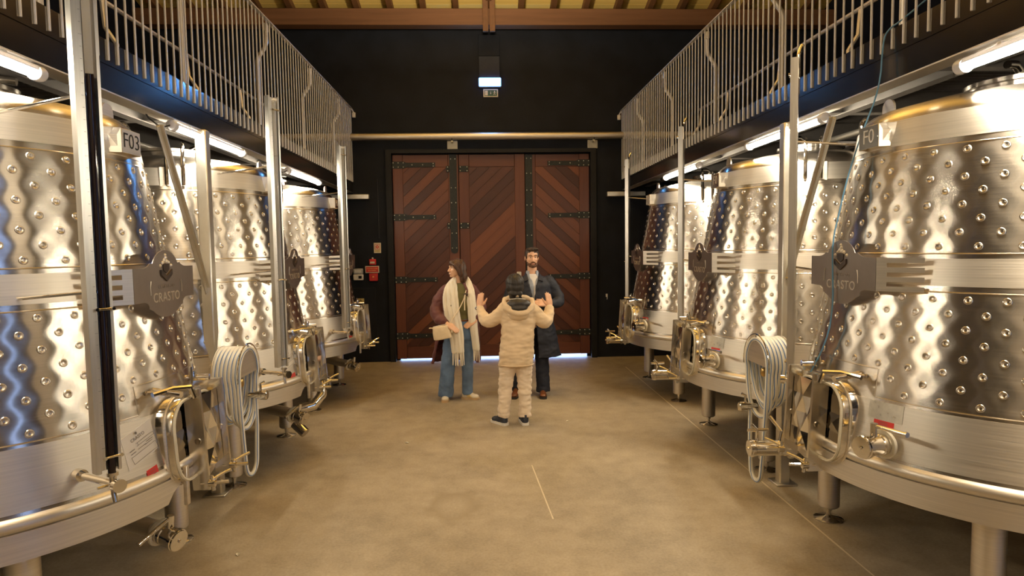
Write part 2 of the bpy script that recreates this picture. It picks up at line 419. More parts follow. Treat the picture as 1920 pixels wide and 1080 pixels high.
def strap(x0, x1, z, flip, parent):
    """long hinge strap: wide block by the frame, slim arm towards the middle"""
    s = -1 if flip else 1
    xs = x1 if flip else x0
    P = [(0, -.055), (.20, -.055), (.235, -.036), (abs(x1 - x0), -.036), (abs(x1 - x0), .036), (.235, .036), (.20, .055), (0, .055)]
    P = [(xs + s * px, z + pz) for px, pz in P]
    M = frame((0, YF - 0.001, 0), (1, 0, 0), (0, 0, 1), (0, -1, 0))
    o = MB().prism(P, 0.010, M).build('hinge_strap', 'black_iron', parent)
    L = abs(x1 - x0); bt = MB()
    bolts(bt, [(xs + s * px, z + pz) for px in (.03, .11, .19) for pz in (-.034, .034)] + [(xs + s * .33, z), (xs + s * .5, z)] +
          [(xs + s * (L - .03), z + q) for q in (-.02, .02)], YF - 0.011)
    bt.build('bolt', 'bolt_metal', o)
for z in (3.17, 2.335, 1.325, 0.41): 
    strap(DX0, DX0 + 0.70, z, False, l1)
for z in (3.18, 2.34, 1.345, 0.42):
    strap(DX1 - 0.70, DX1, z, True, l3)
def vstrap(x, z0, z1, w, parent, zs):
    M = frame((0, YF - 0.002, 0), (1, 0, 0), (0, 0, 1), (0, -1, 0))
    P = [(x - w / 2, z1), (x - w / 2, z0 + w / 2)] + [(x - w / 2 * cos(q * pi / 6), z0 + w / 2 - w / 2 * sin(q * pi / 6)) for q in range(1, 6)] + [(x + w / 2, z0 + w / 2), (x + w / 2, z1)]
    o = MB().prism(P, 0.012, M).build('cover_strip', 'black_iron', parent)
    bt = MB(); bolts(bt, [(x + q, z) for z in zs for q in (-w * .3, w * .3)], YF - 0.014); bt.build('bolt', 'bolt_metal', o)
    return o
vstrap(-0.455, 1.74, 3.33, 0.115, l1, (3.26, 2.80, 2.56, 2.29, 2.07, 1.83))
vstrap(0.765, 0.10, 3.32, 0.115, l3, (3.26, 3.02, 2.75, 2.51, 2.26, 2.02, 1.76, 1.5, 1.2))
for z in (3.10, 2.19):
    o = MB().bbox((-0.285, YF - 0.008, z), (0.15, 0.016, 0.095), 0.003).bbox((-0.54, YF - 0.006, z), (0.05, 0.012, 0.10), 0.003).build('latch_plate', 'black_iron', l2)
    bt = MB(); bolts(bt, [(-0.285 + a, z + c) for a in (-.055, .055) for c in (-.03, .03)] + [(-0.54, z + c) for c in (-.03, .03)], YF - 0.017); bt.build('bolt', 'bolt_metal', o)
o = MB().bbox((0.585, YF - 0.02, 1.385), (0.075, 0.04, 0.09), 0.008).build('lock_case', 'white_plastic', l2); o['label'] = 'pale lock case on the middle leaf'

# ---------------------------------------------------------------- back wall fittings
e = thing('emergency_light', 'glowing blue white emergency light bar high on the black back wall', 'light', (0.16, Y1, 4.45))
MB().bbox((0, -0.02, 0), (0.36, 0.04, 0.145), 0.01).build('housing', 'white_plastic', e)
MB().bbox((0, -0.052, 0), (0.35, 0.024, 0.135), 0.01).build('lens', 'emergency_lens', e)
led = MB()
for i in range(9): led.bbox((-0.125 + i * 0.031, -0.066, 0.004), (0.015, 0.008, 0.032), 0.003)
led.build('led_row', 'emergency_led', e)
plain('panel_glow_tone', (0.026, 0.029, 0.038), 0.6, 0, 0.1, 5, 0.2)  # bluish grey paints in the emergency light's glow on the panel
p = tag(MB().bbox((0, -0.015, 0.165), (0.33, 0.03, 0.33), 0.004).build('wall_panel', 'panel_glow_tone', loc=(0.155, Y1, 4.53)), 'dark cover panel with painted lamp glow on the back wall, directly above the emergency light', 'panel')
MB().bbox((0, -0.011, 0.50), (0.335, 0.022, 0.33), 0.004).build('upper_cover', 'wall_paint', p)  # upper part of the panel, kept darker above the painted glow
s = thing('exit_sign', 'small green and white exit sign with running figure below the emergency light', 'sign', (0.17, Y1, 4.287))
MB().bbox((0, -0.008, 0), (0.235, 0.016, 0.125), 0.003).build('board', 'sign_cream', s)
MB().box((0.0, -0.0175, 0), (0.20, 0.003, 0.092)).build('green_field', 'sign_green', s)
pic = MB()
pic.box((-0.068, -0.020, 0), (0.045, 0.002, 0.075))
pic.box((0.0, -0.020, 0.008), (0.006, 0.002, 0.03)); pic.prism([(-.012, .0), (.012, 0), (0, -.02)], 0.002, frame((0, -0.019, -0.002), (1, 0, 0), (0, 0, 1), (0, -1, 0)))
pic.tube([(0.062, -0.0205, 0.026), (0.062, -0.0212, 0.0262)], 0.009, 8)
for a, c in (((0.064, 0.016), (0.058, -0.006)), ((0.058, -0.006), (0.072, -0.018)), ((0.072, -0.018), (0.072, -0.034)), ((0.058, -0.006), (0.046, -0.03)), ((0.064, 0.012), (0.080, 0.004)), ((0.062, 0.012), (0.046, 0.006))):
    pic.tube([(a[0], -0.0205, a[1]), (c[0], -0.0205, c[1])], 0.0045, 5)
pic.build('pictogram', 'sign_cream', s)
pp = thing('wall_pipe', 'long horizontal steel pipe running along the black wall above the wooden door', 'pipe', (0.2, 10.27, 3.59))
MB().cyl((-5.2, 0, 0), (5.2, 0, 0), 0.056, 20).build('pipe', 'steel_satin', pp)
for xx in (-0.655, 1.60):
    h = MB().bbox((xx, 0.118, -0.12), (0.165, 0.014, 0.135), 0.012).box((xx, 0.05, -0.075), (0.03, 0.13, 0.03)).build('bracket', 'sign_cream', pp)
    MB().tube([(xx + 0.0, cos(q) * 0.062, sin(q) * 0.062) for q in [pi * k / 8 - pi / 2 for k in range(-2, 9)]], 0.008, 6).build('clamp', 'black_iron', h)
# signs and boxes left of the door
s = thing('alarm_sign', 'cream photoluminescent sign with red disc, highest of the signs left of the door', 'sign', (-1.69, Y1, 1.849))
MB().bbox((0, -0.006, 0), (0.115, 0.012, 0.165), 0.003).build('board', 'sign_cream', s)
MB().box((0, -0.013, 0.018), (0.082, 0.002, 0.088)).build('red_frame', 'sign_red', s)
MB().box((0, -0.0145, 0.018), (0.070, 0.002, 0.074)).build('cream_field', 'sign_cream', s)
MB().cyl((0, -0.015, 0.018), (0, -0.018, 0.018), 0.026, 14).build('red_disc', 'sign_red', s)
MB().cyl((0, -0.018, 0.018), (0, -0.0195, 0.018), 0.010, 10).build('disc_centre', 'sign_cream', s)
MB().box((0, -0.013, -0.048), (0.08, 0.002, 0.03)).build('text_strip', 'sign_yellow', s)
s = thing('alarm_sounder', 'red alarm sounder box with white top knob, above the red lettered sign', 'alarm', (-1.768, Y1, 1.625))
MB().bbox((0, -0.03, 0), (0.105, 0.06, 0.095), 0.008).build('box', 'red_box', s)
MB().box((0, -0.061, -0.008), (0.072, 0.003, 0.03)).build('label_plate', 'sign_cream', s)
MB().lathe([(0, .07), (.012, .066), (.017, .055), (.016, .046), (0.01, .04)], 12).build('knob', 'white_plastic', s, loc=(0, -0.03, 0.005))
s = thing('fire_sign', 'red lettered fire alarm sign with cream border, between two red boxes', 'sign', (-1.772, Y1, 1.507))
MB().bbox((0, -0.07, 0), (0.22, 0.010, 0.112), 0.003).build('board', 'sign_cream', s)
MB().box((0, -0.076, 0), (0.196, 0.003, 0.088)).build('red_field', 'sign_red', s)
FM = lambda x, z, yy: frame((x, yy, z), (1, 0, 0), (0, 0, 1), (0, -1, 0))
text('lettering', 'BOTONEIRA ALARME', 0.018, 'sign_orange', s, FM(0, 0.015, -0.0785), 0.0008, 0.0008)
text('lettering', 'DE INCENDIO', 0.020, 'sign_orange', s, FM(0, -0.018, -0.0785), 0.0008, 0.0008)
for q in (-0.05, 0.05): MB().box((q, -0.033, 0), (0.02, 0.066, 0.03)).build('spacer', 'grey_plastic', s)
s = thing('fire_call_point', 'square red manual call point, lowest of the red boxes left of the door', 'call point', (-1.76, Y1, 1.385))
MB().bbox((0, -0.03, 0), (0.135, 0.06, 0.13), 0.008).build('box', 'red_box', s)
MB().bbox((0, -0.062, 0.004), (0.08, 0.006, 0.07), 0.004).build('press_plate', 'sign_red', s)
MB().cyl((0, -0.065, 0.004), (0, -0.068, 0.004), 0.014, 12).build('button', 'sign_orange', s)
s = thing('switch_box', 'grey two-part switch box on the black wall, left of the red boxes', 'switch', (-2.0, Y1, 1.43))
MB().bbox((0, -0.03, 0.05), (0.15, 0.06, 0.085), 0.008).build('upper_box', 'grey_plastic', s)
MB().bbox((0, -0.03, -0.045), (0.155, 0.06, 0.095), 0.008).build('lower_box', 'white_plastic', s)
MB().box((0, -0.061, 0.05), (0.10, 0.003, 0.045)).build('flap', 'white_plastic', s)
MB().box((0.03, -0.061, -0.045), (0.05, 0.003, 0.045)).build('rocker', 'frame_black', s)
s = thing('hazard_sign', 'small yellow electrical hazard triangle sign low on the black wall', 'sign', (-1.978, Y1 - 0.02, 0.99))
MB().bbox((0, -0.005, 0), (0.11, 0.010, 0.10), 0.002).build('board', 'sign_yellow', s)
tr = MB()
T3 = [(-.04, -.034), (.04, -.034), (0, .036)]
for i in range(3):
    a, c = T3[i], T3[(i + 1) % 3]; tr.tube([(a[0], -0.0115, a[1]), (c[0], -0.0115, c[1])], 0.004, 4)
tr.tube([(0.004, -0.0115, 0.016), (-0.006, -0.0115, -0.004), (0.006, -0.0115, -0.006), (-0.004, -0.0115, -0.026)], 0.003, 4)
tr.build('pictogram', 'frame_black', s)
tag(MB().tube([(-1.66, Y1 - 0.006, 2.95), (-1.66, Y1 - 0.006, 2.0)], 0.005, 6).build('conduit', 'cable_black'), 'thin black conduit dropping down the wall to the alarm sign', 'conduit')
hk = thing('wall_hook', 'tiny white hook on the black wall right of the wooden door', 'hook', (2.02, Y1, 1.0))
MB().bbox((0, -0.006, 0.02), (0.03, 0.012, 0.05), 0.003).build('plate', 'white_plastic', hk)
MB().tube([(0, -0.01, 0.015), (0, -0.04, 0.0), (0, -0.045, -0.03), (0, -0.03, -0.045)], 0.006, 6).build('hook', 'white_plastic', hk)
struct(MB().bbox((0, -0.010, 0.61), (1.02, 0.02, 1.2), 0.004).build('trim_3', 'wall_paint', loc=(-2.25, Y1, 0)))
# (the small boxes above are mounted in front of it)

# ================================================================ WALKWAYS
def walkway(side, X, ztop, label, ycol, posts, xcolshift=0.0):
    s = side                                        # -1 left, +1 right ; local x grows away from the aisle
    root = thing('walkway', label, 'walkway', (X, 0, 0))
    Ya, Yb = -4.8, 10.38
    yc, L = (Ya + Yb) / 2, Yb - Ya
    MB().box((s * 0.006, yc, 2.943), (0.012, L, 0.134)).build('fascia', 'steel_fascia', root)
    MB().box((s * 0.010, yc, 2.805), (0.012, L, 0.138)).build('fascia', 'steel_fascia', root)
    MB().box((s * 0.062, yc, 2.733), (0.115, L, 0.009)).build('flange', 'steel_satin', root)
    MB().box((s * 0.062, yc, 2.995), (0.11, L, 0.01)).build('flange', 'steel_fascia', root)
    MB().box((s * 1.58, yc, 3.0), (2.95, L, 0.03)).build('deck', 'steel_deck', root)
    for xx in (0.42, 1.5, 2.6):
        MB().box((s * xx, yc, 2.87), (0.008, L, 0.16)).box((s * xx, yc, 2.785), (0.08, L, 0.008)).build('stringer', 'steel_deck', root)
    y = -4.3
    cb = MB().box((s * 1.58, 0, 2.875), (2.9, 0.008, 0.15)).box((s * 1.58, 0, 2.797), (2.9, 0.09, 0.008)).mesh('cross_beam', 'steel_deck')
    for y in [ycol + 1.22 * k for k in range(-7, 5)]:
        link('cross_beam', cb, root, (0, y, 0))
    # grating slats under the deck, close to the camera
    gm = MB()
    y = 1.0
    while y < 9.8:
        gm.box((s * 1.58, y, 2.978), (2.9, 0.006, 0.016)); y += 0.075
    g = gm.build('grating', 'steel_deck', root); g['kind'] = 'stuff'
    for y in [ycol] + [ycol - 5.0]:
        cx = s * 0.004
        MB().bbox((cx, y, 1.37), (0.082, 0.082, 2.72), 0.008).bbox((cx, y, 0.008), (0.16, 0.16, 0.016), 0.003).build('column', 'steel_galvanised', root)
    y = ycol
    MB().bbox((0, 0, 0), (0.05, 0.012, 1.26), 0.002).bbox((0, -0.02, 0), (0.008, 0.05, 1.26), 0.002).build('brace', 'steel_galvanised', root, loc=(s * 0.004, y - 0.32, 2.10)).rotation_euler = (radians(28.5), 0, 0)
    e = MB().bbox((s * 0.05, 10.30, 2.66), (0.62, 0.10, 0.075), 0.006).build('end_beam', 'steel_galvanised', root)
    # pipe ends and small ducts hanging under the deck
    MB().cyl((s * 0.75, Ya, 2.72), (s * 0.75, Yb, 2.72), 0.025, 10).build('service_pipe', 'steel_satin', root)
    # railing
    rl = thing('railing', label.replace('walkway', 'railing').split(' over ')[0] + ' with thin upright bars along the walkway edge', 'railing', (X, 0, 0))
    zt = ztop
    MB().bbox((s * -0.003, (0.8 + 10.36) / 2, zt), (0.045, 9.56, 0.012), 0.003).build('top_rail', 'steel_bar', rl)
    MB().tube([(0, 10.34, zt), (-s * 0.02, 10.37, zt - 0.02), (-s * 0.04, 10.38, zt - 0.07)], 0.012, 8).build('rail_end', 'steel_bar', rl)
    MB().bbox((-s * 0.042, 10.375, zt - 0.10), (0.05, 0.03, 0.08), 0.004).build('rail_stop', 'white_plastic', rl)
    bm_ = MB().cyl((-s * 0.004, 0, 2.90), (-s * 0.004, 0, zt), 0.0068, 8).mesh('baluster', 'steel_bar')
    y = 0.9
    while y < 10.33:
        link('baluster', bm_, rl, (0, y, 0)); y += 0.0962
    for y in posts:
        MB().tube([(s * 0.11, y, 2.96), (s * 0.11, y, zt - 0.38), (s * 0.10, y, zt - 0.34), (s * 0.03, y, zt - 0.24), (s * 0.02, y, zt - 0.20), (s * 0.02, y, zt - 0.02)], 0.021, 8, flat=0.8).build('post', 'steel_bar', rl)
        MB().bbox((s * 0.02, y, zt - 0.06), (0.03, 0.075, 0.07), 0.004).build('post_clamp', 'steel_bar', rl)
    # second railing on the wall side of the walkway
    r2 = thing('inner_railing', label.replace('walkway', 'railing').split(' over ')[0] + ' on the wall side, seen through the thin upright bars', 'railing', (X + s * 1.25, 0, 0))
    MB().cyl((0, 3.0, zt), (0, 10.3, zt), 0.02, 8).build('top_rail', 'steel_bar', r2)
    MB().cyl((0, 3.0, 3.5), (0, 10.3, 3.5), 0.008, 6).build('mid_rail', 'steel_bar', r2)
    for y in (4.3, 5.9, 7.5, 9.1, 10.2):
        MB().tube([(-s * 0.11, y, 3.0), (-s * 0.11, y, zt - 0.38), (-s * 0.02, y, zt - 0.24), (-s * 0.0, y, zt)], 0.02, 8).build('post', 'steel_bar', r2)
    return root
walkway(-1, -2.04, 4.05, 'left steel walkway over the tanks with dark fascia', 4.86, (1.75, 3.32, 4.85, 6.44, 8.0, 9.6))
walkway(1, 2.27, 3.99, 'right steel walkway over the tanks with dark fascia', 4.72, (2.1, 3.58, 5.04, 6.49, 7.97, 9.4))

def tube_lamp(x, y0, y1, z, label, s):
    t = thing('tube_lamp', label, 'lamp', (x, (y0 + y1) / 2, z), 0, 'tube lamps under the walkway edges')
    h = (y1 - y0) / 2
    a = [pi * k / 10 for k in range(11)]
    lo = MB(); n = 11
    vs = []; 
    for yy in (-h + 0.05, h - 0.05):
        vs += [(0.026 * cos(q + pi * 0.92) * 1.0, yy, 0.026 * sin(q + pi * 0.92)) for q in [1.16 * v for v in a]]
    lo.add(vs, [(i, i + 1, n + i + 1, n + i) for i in range(n - 1)] )
    lo.build('diffuser', 'tube_light', t)
    MB().tube([(0, -h, 0.010), (0, h, 0.010)], 0.026, 16).build('housing', 'tube_housing', t)
    for sg in (-1, 1):
        MB().tube([(0, sg * (h - 0.05), 0), (0, sg * (h - 0.01), 0), (0, sg * h, 0), (0, sg * (h + 0.006), 0)], [0.036, 0.037, 0.034, 0.02], 16).build('end_cap', 'tube_housing', t)
    MB().tube([(0, h, 0), (s * 0.03, h + 0.07, -0.02), (s * 0.07, h + 0.12, 0.03), (s * 0.09, h + 0.13, 0.07)] if s > 0 else
              [(0, -h, 0), (s * 0.03, -h - 0.07, -0.03), (s * 0.07, -h - 0.14, 0.02), (s * 0.09, -h - 0.16, 0.07)], 0.005, 6).build('cable', 'cable_black', t)
    for q in (-h * 0.6, h * 0.6):
        MB().box((0, q, 0.033), (0.03, 0.02, 0.02)).build('clip', 'steel_bar', t)
    return t
ORD = ('nearest', 'middle', 'farthest')
for i, (a, c) in enumerate(((1.95, 3.17), (4.42, 5.72), (6.98, 8.32))):
    tube_lamp(-2.062, a, c, 2.686, '%s white tube lamp under the edge of the left walkway' % ORD[i], -1)
for i, (a, c) in enumerate(((1.75, 3.03), (4.22, 5.48), (6.70, 7.98))):
    tube_lamp(2.295, a, c, 2.672, '%s white tube lamp under the edge of the right walkway' % ORD[i], 1)

# ================================================================ TANKS
def RZ(z): return 1.24 - 0.18 * z
TILT = atan2(0.18, 1.0)
def jacket_mesh(z0, z1, ncol, notch=None):
    """welded dimple plate: pillowed skin between rows of round weld spots"""
    nrow = 8; rz = (z1 - z0 - 0.066) / (nrow - 1); da = 2 * pi / ncol
    NT, NZ = ncol * 12, 44
    mb = MB(); vs = []
    def height(a, z):
        e = min(z - z0, z1 - z)
        if notch:
            na, nz = notch
            aa = abs((a + pi) % (2 * pi) - pi)
            if z < nz + 0.05 and aa < na + 0.05:
                e = min(e, max((aa - na) * RZ(z), z - nz))
        if e <= 0.0: return 0.0012
        r = RZ(z); d2 = 9
        k0 = (z - z0 - 0.033) / rz
        for kr in (int(math.floor(k0)), int(math.floor(k0)) + 1):
            if kr < 0 or kr >= nrow: continue
            off = (kr % 2) * 0.5
            ka = round(a / da - off)
            dx = (a - (ka + off) * da) * r; dz = (z - z0 - 0.033 - kr * rz)
            d2 = min(d2, dx * dx + dz * dz)
        p = 1 - math.exp(-d2 / (0.045 ** 2))
        return 0.0012 + 0.0019 * p * min(1, (e / 0.03)) ** 0.7
    zs = [z0 + (z1 - z0) * t / NZ for t in range(NZ + 1)]
    for i in range(NT):
        a = 2 * pi * i / NT
        for z in zs:
            r = RZ(z) + height(a, z); vs.append((r * cos(a), r * sin(a), z))
    fs = []
    for i in range(NT):
        j = (i + 1) % NT; am = 2 * pi * (i + .5) / NT; am = abs((am + pi) % (2 * pi) - pi)
        for t in range(NZ):
            if notch and am < notch[0] and (zs[t] + zs[t + 1]) / 2 < notch[1]: continue
            n = NZ + 1
            fs.append((i * n + t, j * n + t, j * n + t + 1, i * n + t + 1))
    mb.add(vs, fs)
    # weld spots: a raised ring around a shallow dish
    prof = [(0.0, 0.0010), (0.0055, 0.0002), (0.010, 0.0022), (0.0135, 0.0042), (0.0165, 0.0036), (0.0195, -0.0012)]
    for kr in range(nrow):
        off = (kr % 2) * 0.5; z = z0 + 0.033 + kr * rz
        for kc in range(ncol):
            a = (kc + off) * da; aa = abs((a + pi) % (2 * pi) - pi)
            if notch and aa < notch[0] + 0.02 and z < notch[1] + 0.015: continue
            r = RZ(z) + 0.0012
            nx = Vector((cos(a) * cos(TILT), sin(a) * cos(TILT), sin(TILT)))
            t1 = Vector((-sin(a), cos(a), 0)); t2 = nx.cross(t1)
            mb.lathe(prof, 12, M=frame((r * cos(a), r * sin(a), z), t1, t2, nx))
    # seam bead along the plate edges
    for z in (z0, z1):
        if notch and z == z0:
            q = [notch[0] + (2 * pi - 2 * notch[0]) * k / 96 for k in range(97)]
            mb.tube([(RZ(z) * cos(a), RZ(z) * sin(a), z) for a in q], 0.004, 6)
            q = [-notch[0] + 2 * notch[0] * k / 16 for k in range(17)]
            zz = notch[1]
            P = [(RZ(z) * cos(notch[0]), RZ(z) * sin(notch[0]), z)] + [(RZ(zz) * cos(a), RZ(zz) * sin(a), zz) for a in q[::-1]] + [(RZ(z) * cos(notch[0]), -RZ(z) * sin(notch[0]), z)]
            mb.tube(P, 0.004, 6)
        else:
            mb.tube([(RZ(z) * cos(2 * pi * k / 96), RZ(z) * sin(2 * pi * k / 96), z) for k in range(96)], 0.004, 6, closed=True)
    me = mb.mesh('dimple_jacket', 'steel_brushed', 50); return me
JU = jacket_mesh(1.785, 2.305, 36)
JL = jacket_mesh(1.070, 1.605, 42, (radians(17.6), 1.207))
BODY = MB().lathe([(RZ(.74), .74), (RZ(1.07), 1.07), (RZ(1.3), 1.3), (RZ(1.61), 1.61), (RZ(1.78), 1.78), (RZ(2.3), 2.3), (RZ(2.48), 2.48), (RZ(2.50) - .004, 2.502), (RZ(2.52) - .02, 2.522),
                   (.74, 2.545), (.6, 2.58), (.4, 2.615), (.26, 2.63), (.26, 2.665), (.28, 2.668), (.28, 2.69), (0, 2.70)], 144).mesh('shell', 'steel_brushed', 30)
def band_mesh(z0, z1):
    return MB().lathe([(RZ(z0) - .002, z0), (RZ(z0) + .0015, z0 + .001), (RZ(z1) + .0015, z1 - .001), (RZ(z1) - .002, z1)], 144).mesh('band', 'steel_satin', 30)
BU, BM, BL = band_mesh(2.335, 2.470), band_mesh(1.632, 1.762), band_mesh(0.80, 1.055)
BEAD = MB().lathe([(RZ(.75) - .01 + .032 * cos(q), .755 + .032 * sin(q)) for q in [pi * k / 6 - pi / 2 for k in range(7)]], 144).mesh('base_bead', 'steel_satin', 60)
def skirt_mesh(cut_a=None):
    mb = MB(); n = 180; vs = []
    for i in range(n):
        a = 2 * pi * i / n; zb = 0.612
        if cut_a is not None:
            d = abs((a - cut_a + pi) % (2 * pi) - pi) * 1.1
            if d < 0.12: zb += 0.075 * sqrt(1 - (d / 0.12) ** 2)
        for r, z in ((1.122, 0.727), (1.128, zb), (1.112, zb), (1.106, 0.727)): vs.append((r * cos(a), r * sin(a), z))
    for i in range(n):
        j = (i + 1) % n
        for t in range(4):
            mb.f.append((i * 4 + t, j * 4 + t, j * 4 + (t + 1) % 4, i * 4 + (t + 1) % 4))
    mb.v = vs
    mb.lathe([(1.115, 0.725), (0.6, 0.69), (0, 0.66)], 72)
    return mb.mesh('skirt', 'steel_satin', 40)
LEG = MB().lathe([(0, .085), (.055, .085), (.066, .095), (.067, .11), (.067, .70), (0, .70)], 24).mesh('leg', 'steel_satin')
FOOT = MB().lathe([(0, .09), (.022, .09), (.022, .06), (.016, .058), (.016, .03), (.03, .022), (.085, .010), (.092, .006), (.092, 0), (0, 0)], 24).mesh('foot', 'steel_polished')
def on(a, z, s=1, out=0.0):
    """point on the shell; a in degrees, measured towards the far end of the aisle"""
    a = radians(a) * s; r = RZ(z) + out
    return Vector((r * cos(a), r * sin(a), z))
def shell_frame(a, z, s=1, out=0.0, lean=0.0):
    p = on(a, z, s, out); q = radians(a) * s
    n = Vector((cos(q) * cos(TILT), sin(q) * cos(TILT), sin(TILT)))
    t = Vector((-sin(q), cos(q), 0)); u = n.cross(t)
    if lean:
        t, u = t * cos(lean) + u * sin(lean), u * cos(lean) - t * sin(lean)
    return frame(p, t, u, n)
def curved_plate(a0, a1, z0, z1, s, out, name, mat, parent, lean=0.0, nu=8):
    """thin sheet wrapped on the shell (paper, sticker)"""
    mb = MB(); vs = []
    for th in (0.0, -0.0012):
        for i in range(nu + 1):
            for j in range(2):
                a = a0 + (a1 - a0) * i / nu; z = (z0, z1)[j] + lean * (i / nu - .5)
                a += lean * -14 * (j - .5)
                vs.append(on(a, z, s, out + th))
    n = 2 * (nu + 1)
    for i in range(nu):
        b_ = i * 2
        mb.f += [(b_, b_ + 2, b_ + 3, b_ + 1), (n + b_, n + b_ + 1, n + b_ + 3, n + b_ + 2), (b_, n + b_, n + b_ + 2, b_ + 2), (b_ + 1, b_ + 3, n + b_ + 3, n + b_ + 1)]
    mb.f += [(0, 1, n + 1, n), (n - 2, 2 * n - 2, 2 * n - 1, n - 1)]
    mb.v = vs
    return mb.build(name, mat, parent)
def badge(t, s):
    X = 1.0
    P = []
    def arc(cx, cz, rx, rz_, a0, a1, n):
        return [(cx + rx * cos(radians(a0 + (a1 - a0) * k / n)), cz + rz_ * sin(radians(a0 + (a1 - a0) * k / n))) for k in range(n + 1)]
    half = [(0, 0)] + arc(0.225, 1.835, 0.095, 0.068, 222, 270, 5) + [(0.31, 1.767), (0.31, 1.600), (0.25, 1.600)] + arc(0.225, 1.57, 0.05, 0.030, 100, 190, 4)
    top = arc(0, 1.752, 0.138, 0.103, 20, 90, 9)[::-1]
    bot = arc(0, 1.62, 0.175, 0.110, -40, -90, 8)
    right = top + half[1:] + bot
    poly = right + [(-x, z) for x, z in right[-2:0:-1]]
    M = frame((X, 0, 0), (0, 1, 0), (0, 0, 1), (1, 0, 0))
    b_ = MB().prism(poly, 0.004, M).build('badge', 'steel_badge', t, 30)
    for q in (-1, 1):                                   # fork ends bent back to the shell
        fk = MB()
        A, C = Vector((X, q * 0.31, 0)), Vector((RZ(1.68) * cos(.50) + .034, q * (RZ(1.68) * sin(.50) + .008), 0))
        B = A + (C - A) * 0.22
        def slab(p, r_, z0, z1):
            d = (r_ - p).normalized(); nn = Vector((d.y, -d.x, 0)) * 0.004 * q
            fk.add([p + Vector((0, 0, z0)), r_ + Vector((0, 0, z0)), r_ + Vector((0, 0, z1)), p + Vector((0, 0, z1)),
                    p + nn + Vector((0, 0, z0)), r_ + nn + Vector((0, 0, z0)), r_ + nn + Vector((0, 0, z1)), p + nn + Vector((0, 0, z1))],
                   [(0, 1, 2, 3), (7, 6, 5, 4), (0, 4, 5, 1), (1, 5, 6, 2), (2, 6, 7, 3), (3, 7, 4, 0)])
        slab(A, B, 1.600, 1.767)
        for k in range(4): slab(B, C, 1.600 + k * 0.0468, 1.600 + k * 0.0468 + 0.0250)
        fk.build('fork', 'steel_satin', b_, 20)  # paler steel than the badge paints in light on the angled ends
        MB().cyl((X - .004, q * 0.21, 1.69), (RZ(1.69) * .97, q * .2, 1.69), 0.008, 8).build('standoff', 'steel_polished', b_)
    # crest: shield point, figure and side leaves in relief
    cr = MB(); Mc = frame((X + .004, 0, 0), (0, 1, 0), (0, 0, 1), (1, 0, 0))
    cr.prism([(-.058, 1.755), (-.058, 1.728), (0, 1.693), (.058, 1.728), (.058, 1.755), (0, 1.722)], 0.008, Mc)
    cr.prism([(-.03, 1.752), (0, 1.735), (.03, 1.752), (.03, 1.785), (-.03, 1.785)], 0.005, Mc)
    cr.build('crest', 'steel_emblem', b_)
    fig = MB()
    for (x, z, r) in ((-.012, 1.80, .014), (.004, 1.815, .012), (.012, 1.795, .014), (-.03, 1.79, .010), (.032, 1.79, .011), (.0, 1.83, .008), (-.055, 1.775, .009), (.057, 1.775, .009)):
        fig.lathe([(0, .008), (r * .6, .006), (r, 0)], 7, M=Mc @ Matrix.Translation((x, z, 0)))
    fig.build('crest_figure', 'steel_letter', b_)
    Mt = lambda x, z: frame((X + .0045, x, z), (0, s_dir(s), 0), (0, 0, 1), (s_dir(s), 0, 0)) if False else frame((X + .0045, x, z), (0, 1, 0), (0, 0, 1), (1, 0, 0))
    text('lettering', 'QUINTA DO', 0.028, 'steel_engraved', b_, Mt(0, 1.668), 0.001, -0.0004, 1.1)
    text('lettering', 'CRASTO', 0.068, 'steel_letter', b_, Mt(0, 1.612), 0.0016, 0.0003, 1.1)
    MB().tube([(X + .006, -.155, 1.70), (X + .006, -.163, 1.67), (X + .006, -.163, 1.63)], 0.002, 5).tube([(X + .006, .155, 1.70), (X + .006, .163, 1.67), (X + .006, .163, 1.63)], 0.002, 5).build('edge_line', 'steel_letter', b_)
def number_plate(t, s, txt):
    X = RZ(2.4) + 0.055; z0, z1 = 2.345, 2.465
    P = MB().bbox((X, 0.0, (z0 + z1) / 2), (0.005, 0.17, z1 - z0), 0.002)
    p = P.build('number_plate', 'steel_satin' if len(txt) == 3 else 'steel_semi', t)
    for q in (-1, 1):
        M = MB()
        M.add([(X, q * .085, z0), (X, q * .085, z1), (X - .07, q * .125, z1), (X - .06, q * .105, z0),
               (X, q * .089, z0), (X, q * .089, z1), (X - .07, q * .129, z1), (X - .06, q * .109, z0)],
              [(0, 1, 2, 3), (7, 6, 5, 4), (0, 4, 5, 1), (1, 5, 6, 2), (2, 6, 7, 3), (3, 7, 4, 0)])
        M.build('bent_flange', 'steel_satin', p)
    text('lettering', txt, 0.108, 'frame_black' if len(txt) == 3 else 'steel_letter', p, frame((X + .003, 0, (z0 + z1) / 2), (0, 1, 0), (0, 0, 1), (1, 0, 0)), 0.001, -0.001, 1.0)  # cut-outs as solid letters: dark paints shade behind, pale the lit band
